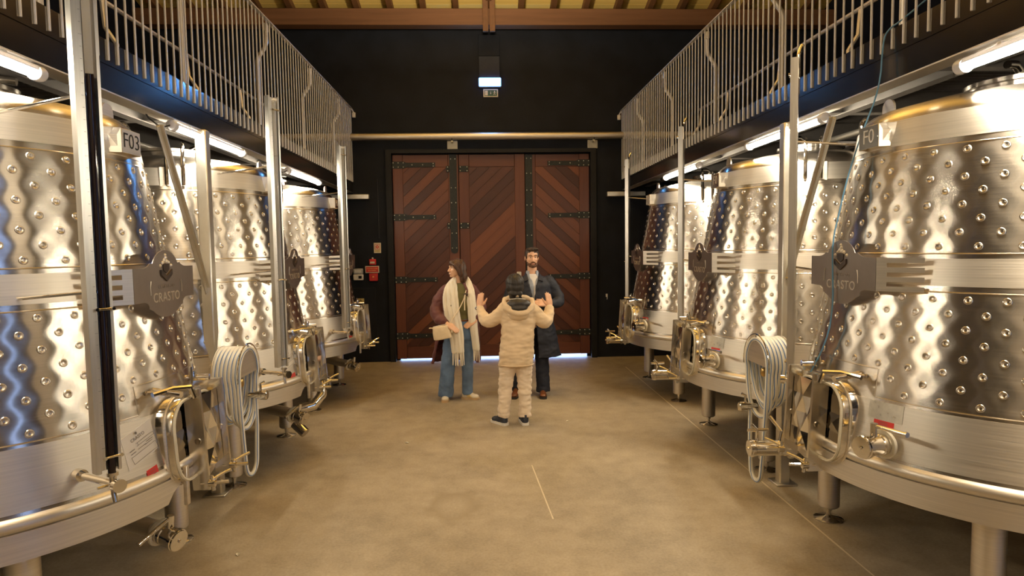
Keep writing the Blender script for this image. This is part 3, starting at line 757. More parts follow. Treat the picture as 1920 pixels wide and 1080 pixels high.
def manhole(t, s):
    """rounded hatch: neck, embossed leaf, two strongbacks with top brackets and T-screws"""
    XN = 1.122
    def rr(w, h, r, n=6):
        o = []
        for cx, cz, a0 in ((w - r, h - r, 0), (-(w - r), h - r, 90), (-(w - r), -(h - r), 180), (w - r, -(h - r), 270)):
            for k in range(n + 1):
                a = radians(a0 + 90 * k / n); o.append((cx + r * cos(a), cz + r * sin(a)))
        return o
    yc, zc = 0.0, 0.885
    tl = 0.06
    def xf(z): return XN - (z - zc) * tl
    def ring(pl, x0):  return [Vector((xf(zc + z) + x0, yc + y, zc + z)) for y, z in pl]
    O, I = rr(.250, .215, .14), rr(.230, .195, .125)
    nk = MB(); n = len(O)
    def back(pl): return [Vector((RZ(zc + z) * .97 * 0.97, yc + y, zc + z)) for y, z in pl]
    rings = [back(O), ring(O, -.008), ring(rr(.246, .211, .138), 0), ring(I, 0), ring(I, -.15)]
    for r_ in rings: nk.v += r_
    for k in range(len(rings) - 1):
        for i in range(n):
            j = (i + 1) % n; nk.f.append((k * n + i, k * n + j, (k + 1) * n + j, (k + 1) * n + i))
    m = nk.build('manhole_neck', 'steel_polished', t, 35)
    MB().tube(ring(rr(.256, .221, .145), -.035), 0.007, 6, closed=True).build('neck_bead', 'steel_satin', m)
    MB().tube(ring(rr(.238, .203, .132), 0.004), 0.008, 6, closed=True).build('gasket', 'gasket_white', m)
    # embossed leaf: pyramids pressed into a rounded panel
    lw, lh = .228, .193
    lf = MB(); pl = rr(lw, lh, .123); k0 = len(pl)
    X1 = -0.036
    lf.v += ring(pl, X1); lf.v += ring(rr(lw - .03, lh - .03, .10), X1 + .004)
    lf.v += ring(pl, X1 - .03)
    for i in range(k0):
        j = (i + 1) % k0
        lf.f.append((i, j, k0 + j, k0 + i)); lf.f.append((2 * k0 + j, 2 * k0 + i, i, j)[::-1])
    lf.f.append(tuple(range(2 * k0, 3 * k0)))
    G = [-.175, -.06, .06, .175]; Hh = [-.145, -.05, .05, .145]
    for i in range(3):
        for j in range(3):
            b0 = len(lf.v); ya, yb, za, zb = G[i], G[i + 1], Hh[j], Hh[j + 1]
            hgt = 0.012 if (i + j) % 2 else 0.003
            for y_, z_, h in ((ya, za, 0), (yb, za, 0), (yb, zb, 0), (ya, zb, 0), ((ya + yb) / 2, (za + zb) / 2, hgt)):
                lf.v.append(Vector((xf(zc + z_) + X1 + .006 + h, yc + y_, zc + z_)))
            lf.f += [(b0, b0 + 1, b0 + 4), (b0 + 1, b0 + 2, b0 + 4), (b0 + 2, b0 + 3, b0 + 4), (b0 + 3, b0, b0 + 4)]
    b0 = len(lf.v); lf.v += ring(rr(lw - .03, lh - .03, .10), X1 + .0045); lf.f.append(tuple(range(b0, b0 + k0)))
    lf.build('hatch_leaf', 'steel_mirror', t, 10)
    # flat outer panel carried between the strongbacks
    yA, yB = -0.055 * s, 0.225 * s
    pa = MB(); XA = 0.034
    G = [min(yA, yB) + .012 + abs(yB - yA - .0) * k / 4 * .92 for k in range(5)]; Hh = [-.20, -.10, 0, .10, .20]
    def wave(i, j): return (0.012 if (i + j) % 2 else -0.008) if 0 < i < 4 and 0 < j < 4 else 0.0
    for i in range(5):
        for j in range(5): pa.v.append(Vector((xf(zc + Hh[j]) + XA + wave(i, j), G[i], zc + Hh[j])))
    for i in range(4):
        for j in range(4):
            a, b_, c, d = i * 5 + j, i * 5 + j + 5, i * 5 + j + 6, i * 5 + j + 1
            pa.f += [(a, b_, c), (a, c, d)] if (i + j) % 2 else [(a, b_, d), (b_, c, d)]
    pa.build('embossed_panel', 'steel_polished', t, 5)
    for q, (yy, zt, zb) in enumerate(((yA, 1.135, 0.60), (yB, 1.135, 0.60))):
        sb = MB()
        def P4(x0, x1, y0, y1, z0, z1):
            vs = [Vector((xf(z) + x, y, z)) for z in (z0, z1) for x, y in ((x0, y0), (x1, y0), (x1, y1), (x0, y1))]
            sb.add(vs, [(0, 3, 2, 1), (4, 5, 6, 7), (0, 1, 5, 4), (1, 2, 6, 5), (2, 3, 7, 6), (3, 0, 4, 7)])
        P4(-0.020, 0.066, yy - .006, yy + .006, zb, zt)
        P4(0.053, 0.060, min(yy, yy + .026 * s), max(yy, yy + .026 * s), zb + .01, zt - .005)
        P4(-.09, 0.060, yy - .02, yy + .02, zt - .035, zt)
        o = sb.build('strongback', 'steel_semi', t, 20)
        MB().cyl((xf(.85) + .03, yy - .012 * s, .86), (xf(.85) + .03, yy - .006 * s, .86), 0.016, 10).build('rivet', 'steel_polished', o)
        zz = zb + 0.035
        sc = MB().cyl((xf(zz) + .02, yy, zz), (xf(zz) + .155, yy + .02 * s, zz), 0.010, 8).cyl((xf(zz) + .085, yy, zz - .04), (xf(zz) + .075, yy, zz + .04), 0.009, 8)
        sc.cyl((xf(zz) + .062, yy, zz), (xf(zz) + .095, yy, zz), 0.020, 10)
        sc.tube([(xf(zz) + .08, yy, zz + .02), (xf(zz) + .12, yy + .03 * s, zz + .04), (xf(zz) + .15, yy + .06 * s, zz + .05)], 0.008, 8)
        sc.build('wing_screw', 'steel_polished', o)
    # hinge pin and handle at the top of the neck
    h = MB(); zt = 1.15
    h.cyl((RZ(zt) - .02, -.21 * s, zt + .015), (RZ(zt) + .13, -.235 * s, zt - .005), 0.016, 10)
    h.tube([(RZ(zt) + .02, -.29 * s, zt + .01), (RZ(zt) + .07, -.20 * s, zt + .02), (RZ(zt) + .12, -.12 * s, zt + .01), (RZ(zt) + .13, -.10 * s, zt - .05)], 0.013, 8)
    h.cyl((RZ(zt) - .03, -.25 * s, zt + .010), (RZ(zt) + .05, -.25 * s, zt + .012), 0.012, 8)
    h2 = MB()
    h2.lathe([(0, .03), (.018, .028), (.022, .01), (.022, -.01), (0, -.012)], 10, M=Matrix.Translation((RZ(zt) + .02, .14 * s, zt + .02)))
    h2.cyl((RZ(zt) - .03, .14 * s, zt + .005), (RZ(zt) + .10, .16 * s, zt + .005), 0.018, 10)
    h2.cyl((RZ(zt) + .02, .12 * s, zt - .02), (RZ(zt) + .02, .12 * s, zt + .07), 0.008, 8)
    h2.build('hinge_pin', 'steel_polished', t)
    h.build('hinge_handle', 'steel_polished', t)
def gauge(t, s, lx, ly, zb, zt):
    """channel with a sight tube full of dark wine, on two stays, above a sample tap"""
    n = Vector((lx, ly, 0)).normalized(); u = Vector((-n.y, n.x, 0))
    if s < 0: u = u * 1
    M = frame((lx, ly, 0), u, n, (0, 0, 1))
    w, d = 0.036, 0.042
    ch = MB()
    ch.box((-w - .004, 0, (zb + zt) / 2), (0.018, d, zt - zb), M).box((w + .004, 0, (zb + zt) / 2), (0.012, d, zt - zb), M).box((0, -d / 2, (zb + zt) / 2), (2 * w, 0.004, zt - zb), M)
    ch.box((-0.020, .008, (zb + zt) / 2), (0.022, 0.004, zt - zb - .02), M)
    c = ch.build('level_gauge', 'aluminium', t, 20)
    MB().cyl((0.014, .004, zb - .02), (0.014, .004, 2.55), 0.0150, 12, M=M).build('wine_column', 'wine', c)
    MB().cyl((0.014, .004, 2.552), (0.014, .004, zt - .03), 0.0150, 12, M=M).build('sight_tube', 'clear_tube', c)
    for z in (zb + .06, 1.62, zt - .1):
        MB().bbox((0.014, .024, z), (0.07, 0.010, 0.010), 0.003, M).cyl((-.018, .024, z), (-.018, .032, z), 0.007, 8, M=M).cyl((0.044, .024, z), (0.044, .032, z), 0.007, 8, M=M).build('clip', 'steel_polished', c)
    tk = MB()
    for z in range(40):
        zz = zb + .1 + z * (zt - zb - .2) / 39; tk.box((-0.016, .0105, zz), (0.007 if z % 5 else 0.012, 0.001, 0.002), M)
    tk.build('scale', 'grey_plastic', c)['kind'] = 'stuff'
    for z in (2.475, 1.69):
        a = Vector((lx, ly, z)) - n * d / 2; r = Vector((lx, ly, 0)).length
        ang = atan2(ly, lx) + (-0.13 if s > 0 else -0.13)
        b_ = Vector((RZ(z - .03) * cos(ang), RZ(z - .03) * sin(ang), z - .03))
        MB().tube([a + n * .01, a, b_ + n * .03, b_], 0.007, 8).build('stay', 'steel_polished', c)
    if s < 0:
        MB().tube([(0, -d / 2, zt - .12), (0, -d / 2, zt + .02), (-.012, -d / 2 - .01, zt + .06), (-.03, -d / 2 - .02, zt + .085)], .012, 8, M=M).build('top_bend', 'steel_polished', c)
    # tap below the tube
    tap = MB(); zt_ = zb - .06
    n0 = Vector((RZ(zt_) * n.x, RZ(zt_) * n.y, zt_))
    tc = Vector((lx, ly, zt_)) + u * 0.018
    tap.cyl(n0 * 1.0, n0 + n * .04, 0.026, 14)
    tap.tube([n0 + n * .03, tc - n * .03, tc + n * .03], [.016, .016, .016], 12)
    tap.cyl(tc + n * .03, tc + n * .055, 0.028, 16)
    tap.cyl(tc + Vector((0, 0, -.01)), tc + Vector((0, 0, .05)), 0.014, 12).cyl(tc + Vector((0, 0, .035)), tc + Vector((0, 0, .05)), 0.022, 12)
    tap.tube([tc, tc - Vector((0, 0, .04)), tc + n * .012 - Vector((0, 0, .075))], [.011, .011, .009], 10)
    tap.cyl(tc - u * .06, tc - u * .02, 0.006, 8)
    tap.build('sample_tap', 'steel_polished', c)
def lug(t, a, s):
    q = radians(a); R0 = RZ(2.4)
    M = frame((R0 * cos(q), R0 * sin(q), 0), (-sin(q), cos(q), 0), (cos(q), sin(q), 0), (0, 0, 1))
    p = MB().bbox((0, .004, 2.40), (0.21, 0.008, 0.15), 0.01, M).build('lug_pad', 'steel_satin', t)
    for d in (-.055, .055):
        pts = [(d, .012, 2.36), (d, .014, 2.60)] + [(d, .014 + .035 - .035 * cos(k * pi / 6), 2.60 + .05 * sin(k * pi / 6)) for k in range(1, 6)] + [(d, .084, 2.60), (d, .07, 2.40), (d, .03, 2.345)]
        MB().tube(pts, 0.013, 8, M=M, flat=1.0).build('lifting_lug', 'steel_polished', p)
def flange_valve(name, t, base, axis, lever, up=(0, 0, 1), r=0.052, ln=0.15):
    """butterfly valve: clamp ring, body, end cap, lever"""
    a = Vector(axis).normalized(); b0 = Vector(base)
    x = a.orthogonal().normalized(); y = a.cross(x)
    M = frame(b0, x, y, a)
    o = MB().lathe([(r * .55, -.05), (r * .62, 0), (r * 1.02, .02), (r * 1.02, .045), (r * .95, .05), (r * .95, ln - .035), (r * 1.08, ln - .03), (r * 1.08, ln - .012), (r * 1.0, ln - .01), (r, ln), (0, ln + .002)], 28, M=M).build(name, 'steel_polished', t, 30)
    MB().lathe([(r * 1.0, -.002), (r * 1.32, -.002), (r * 1.36, .006), (r * 1.32, .014), (r * 1.0, .014)], 28, M=M).build('clamp_ring', 'gasket_white', o)
    MB().lathe([(0, ln + .012), (.008, ln + .010), (.009, ln), ], 8, M=M).build('cap_bolt', 'steel_polished', o)
    u = Vector(up).normalized(); L0 = b0 + a * .07; L1 = L0 + u * (r + .045)
    lv = MB().cyl(L0 + u * r * .8, L1 + u * .012, 0.017, 12)
    d = Vector(lever)
    lv.tube([L1, L1 + d * .25, L1 + d], [.009, .010, .011], 10)
    lv.cyl(L1 + d, L1 + d * 1.06, 0.013, 10)
    lv.build('lever', 'steel_polished', o)
    return o
SK_CUT, SK = skirt_mesh(radians(-7)), skirt_mesh()
def base_tank(s):
    t = thing('wine_tank', '', 'tank', (0, 0, 0), 0 if s > 0 else pi)
    link('shell', BODY, t); link('skirt', SK_CUT if s > 0 else SK, t); link('base_bead', BEAD, t)
    for m_ in (BU, BM, BL): link('band', m_, t)
    link('dimple_jacket', JU, t); link('dimple_jacket', JL, t)
    for k in range(4):
        q = pi / 4 + k * pi / 2
        g = link('leg', LEG, t, (.95 * cos(q), .95 * sin(q), 0)); link('foot', FOOT, g)
    badge(t, s); manhole(t, s)
    for a in (-64, 64, 116, -116): lug(t, a, s)
    # vent bend on the lid
    MB().tube([(.12, .1, 2.69), (.12, .1, 2.73), (.16, .12, 2.755), (.22, .14, 2.75)], 0.022, 10).lathe([(.2, 2.69), (.2, 2.705), (0, 2.715)], 24).build('lid', 'steel_polished', t)
    # round eye plate on the shoulder
    ep = MB(); R0 = RZ(2.5) - .05
    ep.prism([(-.05, 0)] + [(.05 * cos(pi - k * pi / 8), .07 + .05 * sin(k * pi / 8)) for k in range(9)] + [(.05, 0)], 0.012, frame((R0 - .03, .06 * s, 2.50), (0, 1, 0), (0, 0, 1), (1, 0, 0)))
    ep.build('eye_plate', 'steel_satin', t)
    if s > 0:
        gauge(t, s, 1.10, -0.76, 0.955, 2.985)
        pp = curved_plate(-23.6, -14.2, .865, 1.015, s, .003, 'paper_label', 'paper', t, 0.055)
        pp['label'] = 'white printed paper label'
        # printed rules and heading
        Mp = shell_frame(-18.9, .94, s, .0075, 0.30)
        pr = MB()
        for (x, y, w, h) in ((.03, .018, .11, .0016), (.03, .004, .11, .0016), (-.015, .018 - .007, .0016, .014), (.085, .011, .0016, .014), (-.055, .0, .03, .003), (-.055, -.014, .03, .003), (.0, -.012, .05, .0016),
                             (0, -.028, .15, .0016), (0, -.062, .15, .0016), (-.075, -.045, .0016, .034), (.075, -.045, .0016, .034), (.05, -.005, .04, .003), (.04, -.014, .05, .0016)):
            pr.box((x, y, 0), (w, h, .0006), Mp)
        pr.lathe([(0, .0005), (.007, .0005)], 8, M=Mp @ Matrix.Translation((0, .062, 0)))
        pr.build('print', 'ink', pp)
        text('lettering', 'CRASTO', 0.022, 'ink', pp, Mp @ Matrix.Translation((0, .04, 0)), 0.0003)
        rs = curved_plate(-18.6, -15.2, .772, .815, s, .003, 'red_sticker', 'red_sticker', t, 0.012); rs['label'] = 'small red sticker'
        Mr = shell_frame(-16.9, .794, s, .0062, .2); pr = MB()
        for y in (.012, 0, -.010): pr.box((0, y, 0), (.035, .0022, .0005), Mr)
        pr.build('print', 'ink', rs)
        flange_valve('outlet_valve', t, (0.985, -.16, .43), (.80, -.33, -.20), (-.07, -.16, -.055), (0.1, 0, 1), 0.052, 0.135)
        MB().tube([(.55, .05, .66), (.62, -.02, .50), (.78, -.075, .46), (.96, -.15, .437)], [.05, .05, .048, .046], 14).build('outlet_pipe', 'steel_satin', t)
        MB().bbox((1.13, -.155, .665), (.02, .03, .20), .003).build('stiffener', 'steel_satin', t)
    else:
        gauge(t, s, 0.99, -0.58, 1.03, 2.985)
        fp = curved_plate(-26.2, -16.6, .968, 1.055, s, .004, 'foil_plate', 'foil', t); fp['label'] = 'blank crinkled foil plate'
        rs = curved_plate(-24.2, -18.6, .935, .965, s, .003, 'red_sticker', 'red_sticker', t); rs['label'] = 'small red sticker'
        Mr = shell_frame(-21.4, .95, s, .0062, 0); pr = MB()
        for y in (.008, 0, -.008): pr.box((0, y, 0), (.045, .002, .0005), Mr)
        pr.build('print', 'ink', rs)
        p = on(-23.2, .868, s, -.01); q = radians(-23.2) * s
        flange_valve('side_valve', t, p + Vector((cos(q), sin(q), 0)) * .035, (cos(q + .12 * s), sin(q + .12 * s), -.02), (-.04, .17, .005), (0, 0, 1), 0.052, 0.15)
        # drain valve reaching out into the aisle below the hatch
        v = flange_valve('drain_valve', t, (1.06, -.42, .575), (1, -.05, 0.0), (.03, -.10, .07), (-.2, 0, 1), 0.050, 0.26)
        MB().cyl((.85, -.40, .58), (1.06, -.42, .575), 0.034, 12).build('drain_pipe', 'steel_satin', t)
        MB().tube([(1.27, -.43, .62), (1.27, -.43, .69), (1.30, -.44, .72)], 0.011, 8).cyl((1.20, -.43, .69), (1.33, -.43, .69), 0.010, 8).build('drain_lever', 'steel_polished', v)
    return t
YC = (3.40, 5.68, 8.02)
LX, RX = -2.65, 2.95
tl = base_tank(1); tr = base_tank(-1)
TL = [tl, copy_tree(tl), copy_tree(tl)]; TR = [tr, copy_tree(tr), copy_tree(tr)]
NM = ('nearest', 'second', 'farthest')
LAB_L = ('big dimpled steel wine tank nearest on the left, plate lettered F03', 'dimpled steel wine tank in the middle of the left row, behind white hose',
         'dimpled steel wine tank at the far end of the left row, near red alarm boxes')
LAB_R = ('big dimpled steel wine tank nearest on the right, thin blue cable hanging across it', 'dimpled steel wine tank in the middle of the right row, behind white hose',
         'dimpled steel wine tank at the far end of the right row, near wooden door')
for i in range(3):
    TL[i].location = (LX, YC[i], 0); TR[i].location = (RX, YC[i], 0)
    TL[i]['label'] = LAB_L[i]; TR[i]['label'] = LAB_R[i]
    TL[i]['group'] = 'wine tanks in the left row'; TR[i]['group'] = 'wine tanks in the right row'
number_plate(TL[0], 1, 'F03')
_empty = None
for t_ in TL[1:] + TR:                      # only the nearest left gauge shows dark wine, the others are empty glass
    for ga in [c_ for c_ in t_.children if c_.name.startswith('level_gauge')]:
        for wc in [c_ for c_ in ga.children if c_.name.startswith('wine_column')]:
            me_ = wc.data.copy(); me_.materials.clear(); me_.materials.append(MATS['clear_tube']); wc.data = me_; wc.name = 'sight_tube'
for o in TL[1:] + TR: number_plate(o, 1, 'F0')
# pump line with a sight glass under the middle left tank
g = MB().tube([(.98, .05, .42), (1.10, .10, .44), (1.16, .16, .52), (1.15, .22, .62)], [.045] * 4, 14).build('bend', 'steel_polished', TL[1])
MB().cyl((.95, .02, .30), (1.05, -.02, .22), 0.045, 16).build('sight_glass', 'steel_mirror', g)

# ================================================================ HOSES on their racks
def hose_rack(X, Yc, s, label, hlabel, seed, n=6, col=(0, 0)):
    """s = direction of the aisle"""
    rnd = random.Random(seed)
    zc, R = 0.955, 0.165
    k = thing('hose_rack', label, 'rack', (X, Yc, 0), 0, 'hose racks on the columns')
    dr = MB(); aa = [pi * q / 16 for q in range(17)]
    vs = []
    for x in (0.02 * s, 0.20 * s):
        vs += [(x, R * cos(a), zc + R * sin(a)) for a in aa]
    dr.add(vs, [(i, i + 1, 17 + i + 1, 17 + i) for i in range(16)])
    vs = [(x_, R * cos(a) * .975, zc + R * sin(a) * .975) for x_ in (0.02 * s, .20 * s) for a in aa]
    dr.add(vs, [(i + 1, i, 17 + i, 17 + i + 1) for i in range(16)])
    d = dr.build('drum', 'steel_satin', k)
    MB().prism([(R * 1.0 * cos(a), zc + R * sin(a)) for a in aa], 0.006, frame((0.20 * s, 0, 0), (0, 1, 0), (0, 0, 1), (1, 0, 0))).build('front_plate', 'steel_satin', k)
    MB().prism([(R * 1.25 * cos(a), zc + R * 1.25 * sin(a)) for a in aa], 0.006, frame((0.02 * s, 0, 0), (0, 1, 0), (0, 0, 1), (1, 0, 0))).build('back_plate', 'steel_satin', k)
    gp = [(0.205 * s, (R + .055) * cos(a), zc + (R + .055) * sin(a)) for a in aa]
    MB().tube([(0.205 * s, R + .055, zc - .03)] + gp + [(0.205 * s, -R - .055, zc - .03)], 0.006, 8).tube([(0.205 * s, 0, zc + R), (0.205 * s, 0, zc + R + .055)], 0.005, 6).build('guard_hoop', 'steel_polished', k)
    MB().tube([(0.02 * s, 0, zc + .03), (col[0] - X, col[1] - Yc - .03, zc + .03)], .022, 8).build('arm', 'steel_satin', k)
    b_ = MB().tube([(0.10 * s, .03, zc - .03), (0.10 * s, .05, zc - .06), (0.12 * s, .09, zc - .06)], 0.012, 8).lathe([(0, .03), (.02, .03), (.028, .015), (.028, -.015), (.02, -.03), (0, -.03)], 10, M=Matrix.Translation((0.12 * s, .05, zc - .075))).build('tap', 'brass', k); b_['label'] = 'small brass tap'
    h = thing('hose', hlabel, 'hose', (X, Yc, 0), 0, 'hoses hung on the racks')
    r = 0.0165; step = 0.031
    P = []
    for i in range(n):
        x = (0.036 + i * step * .88) * s
        dep = zc - (0.27 + 0.10 * rnd.random()) - (0.12 if i == n - 1 else 0) 
        rr_ = R + 0.02 + 0.004 * rnd.random()
        seg = []
        for q in range(13): a = pi * q / 12; seg.append((x, rr_ * cos(a), zc + rr_ * sin(a)))
        w = rr_ * (0.75 + .2 * rnd.random()); lowy = (rnd.random() - .5) * .05
        for t_ in (0.25, 0.6): seg.append((x + .004 * s, -rr_ + (rr_ - w) * t_, zc - (zc - dep - w * .9) * t_))
        for q in range(1, 9):
            a = pi + pi * q / 9; seg.append((x + s * step * .45 * q / 9, w * cos(a) + lowy, dep + w * .9 + w * .9 * sin(a)))
        for t_ in (0.4, 0.8): seg.append((x + s * step * .6, w + (rr_ - w) * t_, dep + w * .9 + (zc - dep - w * .9) * t_))
        P += seg
    # long tail: one deep loop hanging towards the floor
    xx = (0.036 + n * step * .88) * s
    rr_ = R + .02
    P += [(xx, rr_ * cos(pi * q / 10), zc + rr_ * sin(pi * q / 10)) for q in range(11)]
    P += [(xx, -rr_ * .95, .80), (xx, -rr_ * .8, .55), (xx, -rr_ * .62, .32)] if seed == 2 else [(xx, -rr_ * .9, .70), (xx, -rr_ * .7, .40), (xx, -rr_ * .50, .16)]
    bz = P[-1][2]; ww = abs(P[-1][1])
    P += [(xx, ww * cos(pi + pi * q / 8), bz + ww * .9 * sin(pi + pi * q / 8)) for q in range(1, 8)]
    P += [(xx, ww * 1.0, bz + .05), (xx, ww * 1.2, bz + .25), (xx, ww * 1.1, bz + .45)]
    # smooth the path
    for _ in range(2):
        Q = [Vector(P[0])]
        for a, c in zip(P[:-1], P[1:]):
            a, c = Vector(a), Vector(c); Q += [a * .75 + c * .25, a * .25 + c * .75]
        Q.append(Vector(P[-1])); P = Q
    MB().tube(P, r, 10).build('tube', 'hose_white', h)
    st = []
    for i, p in enumerate(P):
        t_ = (P[min(i + 1, len(P) - 1)] - P[max(i - 1, 0)]).normalized()
        out = Vector((s * .55, 0, 0)) + Vector((0, -1, 0)) * .83
        out = (out - t_ * out.dot(t_)); out.normalize(); st.append(p + out * (r - .001))
    MB().tube(st, 0.0032, 5).build('blue_stripe', 'hose_stripe', h)
    e = P[-1]
    MB().lathe([(.018, -.05), (.022, -.03), (.022, .0), (.030, .005), (.030, .03), (.036, .035), (.036, .085), (.030, .09), (0, .09)], 20, M=frame(e, (0, 0, 1), (0, 1, 0), (s, 0, 0))).tube([e + Vector((s * .04, 0, .02)), e + Vector((s * .04, 0, .085)), e + Vector((s * .07, 0, .10))], .009, 8).build('nozzle', 'steel_polished', h)
    return k
hose_rack(2.27 - 0.06, 4.60, -1, 'steel half-drum hose rack on the right column', 'white hose with blue stripe coiled on the right column rack', 1, col=(2.27, 4.72))
hose_rack(-1.91, 4.66, 1, 'steel half-drum hose rack on the left column', 'white hose with blue stripe coiled on the left column rack', 2, col=(-2.04, 4.86))

# thin blue cable over the right railing
def smooth(P, n=2):
    for _ in range(n):
        Q = [Vector(P[0])]
        for a, c in zip(P[:-1], P[1:]):
            a, c = Vector(a), Vector(c); Q += [a * .75 + c * .25, a * .25 + c * .75]
        Q.append(Vector(P[-1])); P = Q
    return P
CB = [(2.34, 3.02, 3.12), (2.30, 3.2, 3.10), (2.27, 3.42, 3.03), (2.255, 3.52, 3.012), (2.235, 3.53, 2.95), (2.225, 3.53, 2.70), (2.12, 3.52, 2.45), (2.03, 3.50, 2.2), (1.975, 3.48, 2.0), (1.93, 3.46, 1.85), (1.93, 3.45, 1.65), (1.93, 3.44, 1.50), (1.90, 3.44, 1.30), (1.87, 3.60, 1.05)]
tag(MB().tube(smooth(CB), 0.0042, 6).build('cable', 'cable_blue'), 'thin blue cable hanging from the right railing over the nearest tank', 'cable')

# bits on the floor
for i, (x, y, rz) in enumerate(((-1.52, 3.85, .4), (-.75, 6.0, 1.2), (.86, 6.6, 2.2))):
    lfm = MB(); P = [(0, -.022), (.010, -.01), (.012, .006), (0, .024), (-.011, .005), (-.009, -.011)]
    lfm.v = [(a, c, .003 + .006 * abs(a) / .012) for a, c in P] + [(0, 0, .002)]; lfm.f = [(i_, (i_ + 1) % 6, 6) for i_ in range(6)]
    o = lfm.build('dry_leaf', 'sign_cream'); o.location = (x, y, 0); o.rotation_euler = (0, 0, rz)
    tag(o, ('tiny pale dry leaf on the floor beside the left hose', 'tiny pale dry leaf on the floor in front of the woman', 'tiny pale dry leaf on the floor right of the beige jacket')[i], 'leaf')

# ================================================================ PEOPLE
plain('skin', (0.72, 0.42, 0.27), 0.5, 0, 0.06, 18)
plain('skin_warm', (0.76, 0.46, 0.30), 0.5, 0, 0.06, 18)
plain('lips', (0.42, 0.13, 0.10), 0.45)
plain('teeth', (0.80, 0.76, 0.70), 0.4)
plain('eye_white', (0.72, 0.68, 0.64), 0.3)
plain('eye_dark', (0.03, 0.02, 0.015), 0.2)
def fibre(name, c0, c1, rough=0.5, sc=(60, 60, 5)):
    m, nt, b = node_mat(name); v = mapping(nt, sc); f = noise_tex(nt, v, 1.0, 4, 0.6)
    nt.links.new(ramp(nt, f, [(0.35, c0), (0.65, c1)]), b.inputs['Base Color']); b.inputs['Roughness'].default_value = rough
    bump(nt, b, f, 0.5, 0.006)
fibre('hair_black', (0.010, 0.008, 0.007, 1), (0.030, 0.022, 0.017, 1), 0.55)
fibre('hair_brown', (0.030, 0.013, 0.007, 1), (0.10, 0.042, 0.019, 1), 0.5)
fibre('hair_dark_brown', (0.022, 0.012, 0.008, 1), (0.05, 0.028, 0.018, 1), 0.5)
fibre('beard', (0.08, 0.035, 0.018, 1), (0.17, 0.08, 0.045, 1), 0.7, (90, 90, 40))
def cloth(name, col, rough=0.85, var=0.10, weave=260, b_=0.25, fold=None):
    m, nt, b = node_mat(name); v = mapping(nt)
    f = noise_tex(nt, v, 6, 4); w = noise_tex(nt, v, weave, 2)
    lo = tuple(c * (1 - var) for c in col) + (1,); hi = tuple(min(1, c * (1 + var)) for c in col) + (1,)
    nt.links.new(ramp(nt, f, [(0.3, lo), (0.7, hi)]), b.inputs['Base Color'])
    b.inputs['Roughness'].default_value = rough; b.inputs['Sheen Weight'].default_value = 0.15
    bump(nt, b, w, b_, 0.002)
cloth('beige_cotton', (0.70, 0.54, 0.36))
cloth('khaki_twill', (0.74, 0.61, 0.47))
cloth('dark_lining', (0.022, 0.018, 0.016), 0.45)
cloth('navy_wool', (0.010, 0.0125, 0.024), 0.7)
MATS['navy_wool'].node_tree.nodes['Principled BSDF'].inputs['Sheen Weight'].default_value = 0.0
cloth('navy_trouser', (0.008, 0.010, 0.021), 0.8)
MATS['navy_trouser'].node_tree.nodes['Principled BSDF'].inputs['Sheen Weight'].default_value = 0.0
cloth('burgundy', (0.115, 0.030, 0.028), 0.65)
cloth('denim', (0.11, 0.18, 0.31), 0.85, 0.30)
cloth('olive_knit', (0.14, 0.125, 0.045), 0.9)
cloth('cream_knit', (0.84, 0.78, 0.66), 0.95, 0.06, 120, 0.5)
cloth('shirt_blue', (0.30, 0.34, 0.42), 0.8)
cloth('tee_white', (0.75, 0.72, 0.68), 0.85)
plain('cream_leather', (0.80, 0.66, 0.46), 0.45, 0, 0.05)
plain('sneaker_cream', (0.72, 0.64, 0.50), 0.5, 0, 0.05)
plain('sneaker_stripe', (0.60, 0.42, 0.12), 0.5)
plain('gum_sole', (0.52, 0.36, 0.20), 0.6)
plain('trainer_navy', (0.022, 0.028, 0.045), 0.6, 0, 0.3, 60)
plain('sole_white', (0.70, 0.66, 0.60), 0.6)
plain('brown_leather', (0.17, 0.060, 0.022), 0.28, 0, 0.2)
plain('sole_dark', (0.02, 0.018, 0.016), 0.6)
plain('watch', (0.05, 0.045, 0.04), 0.3)

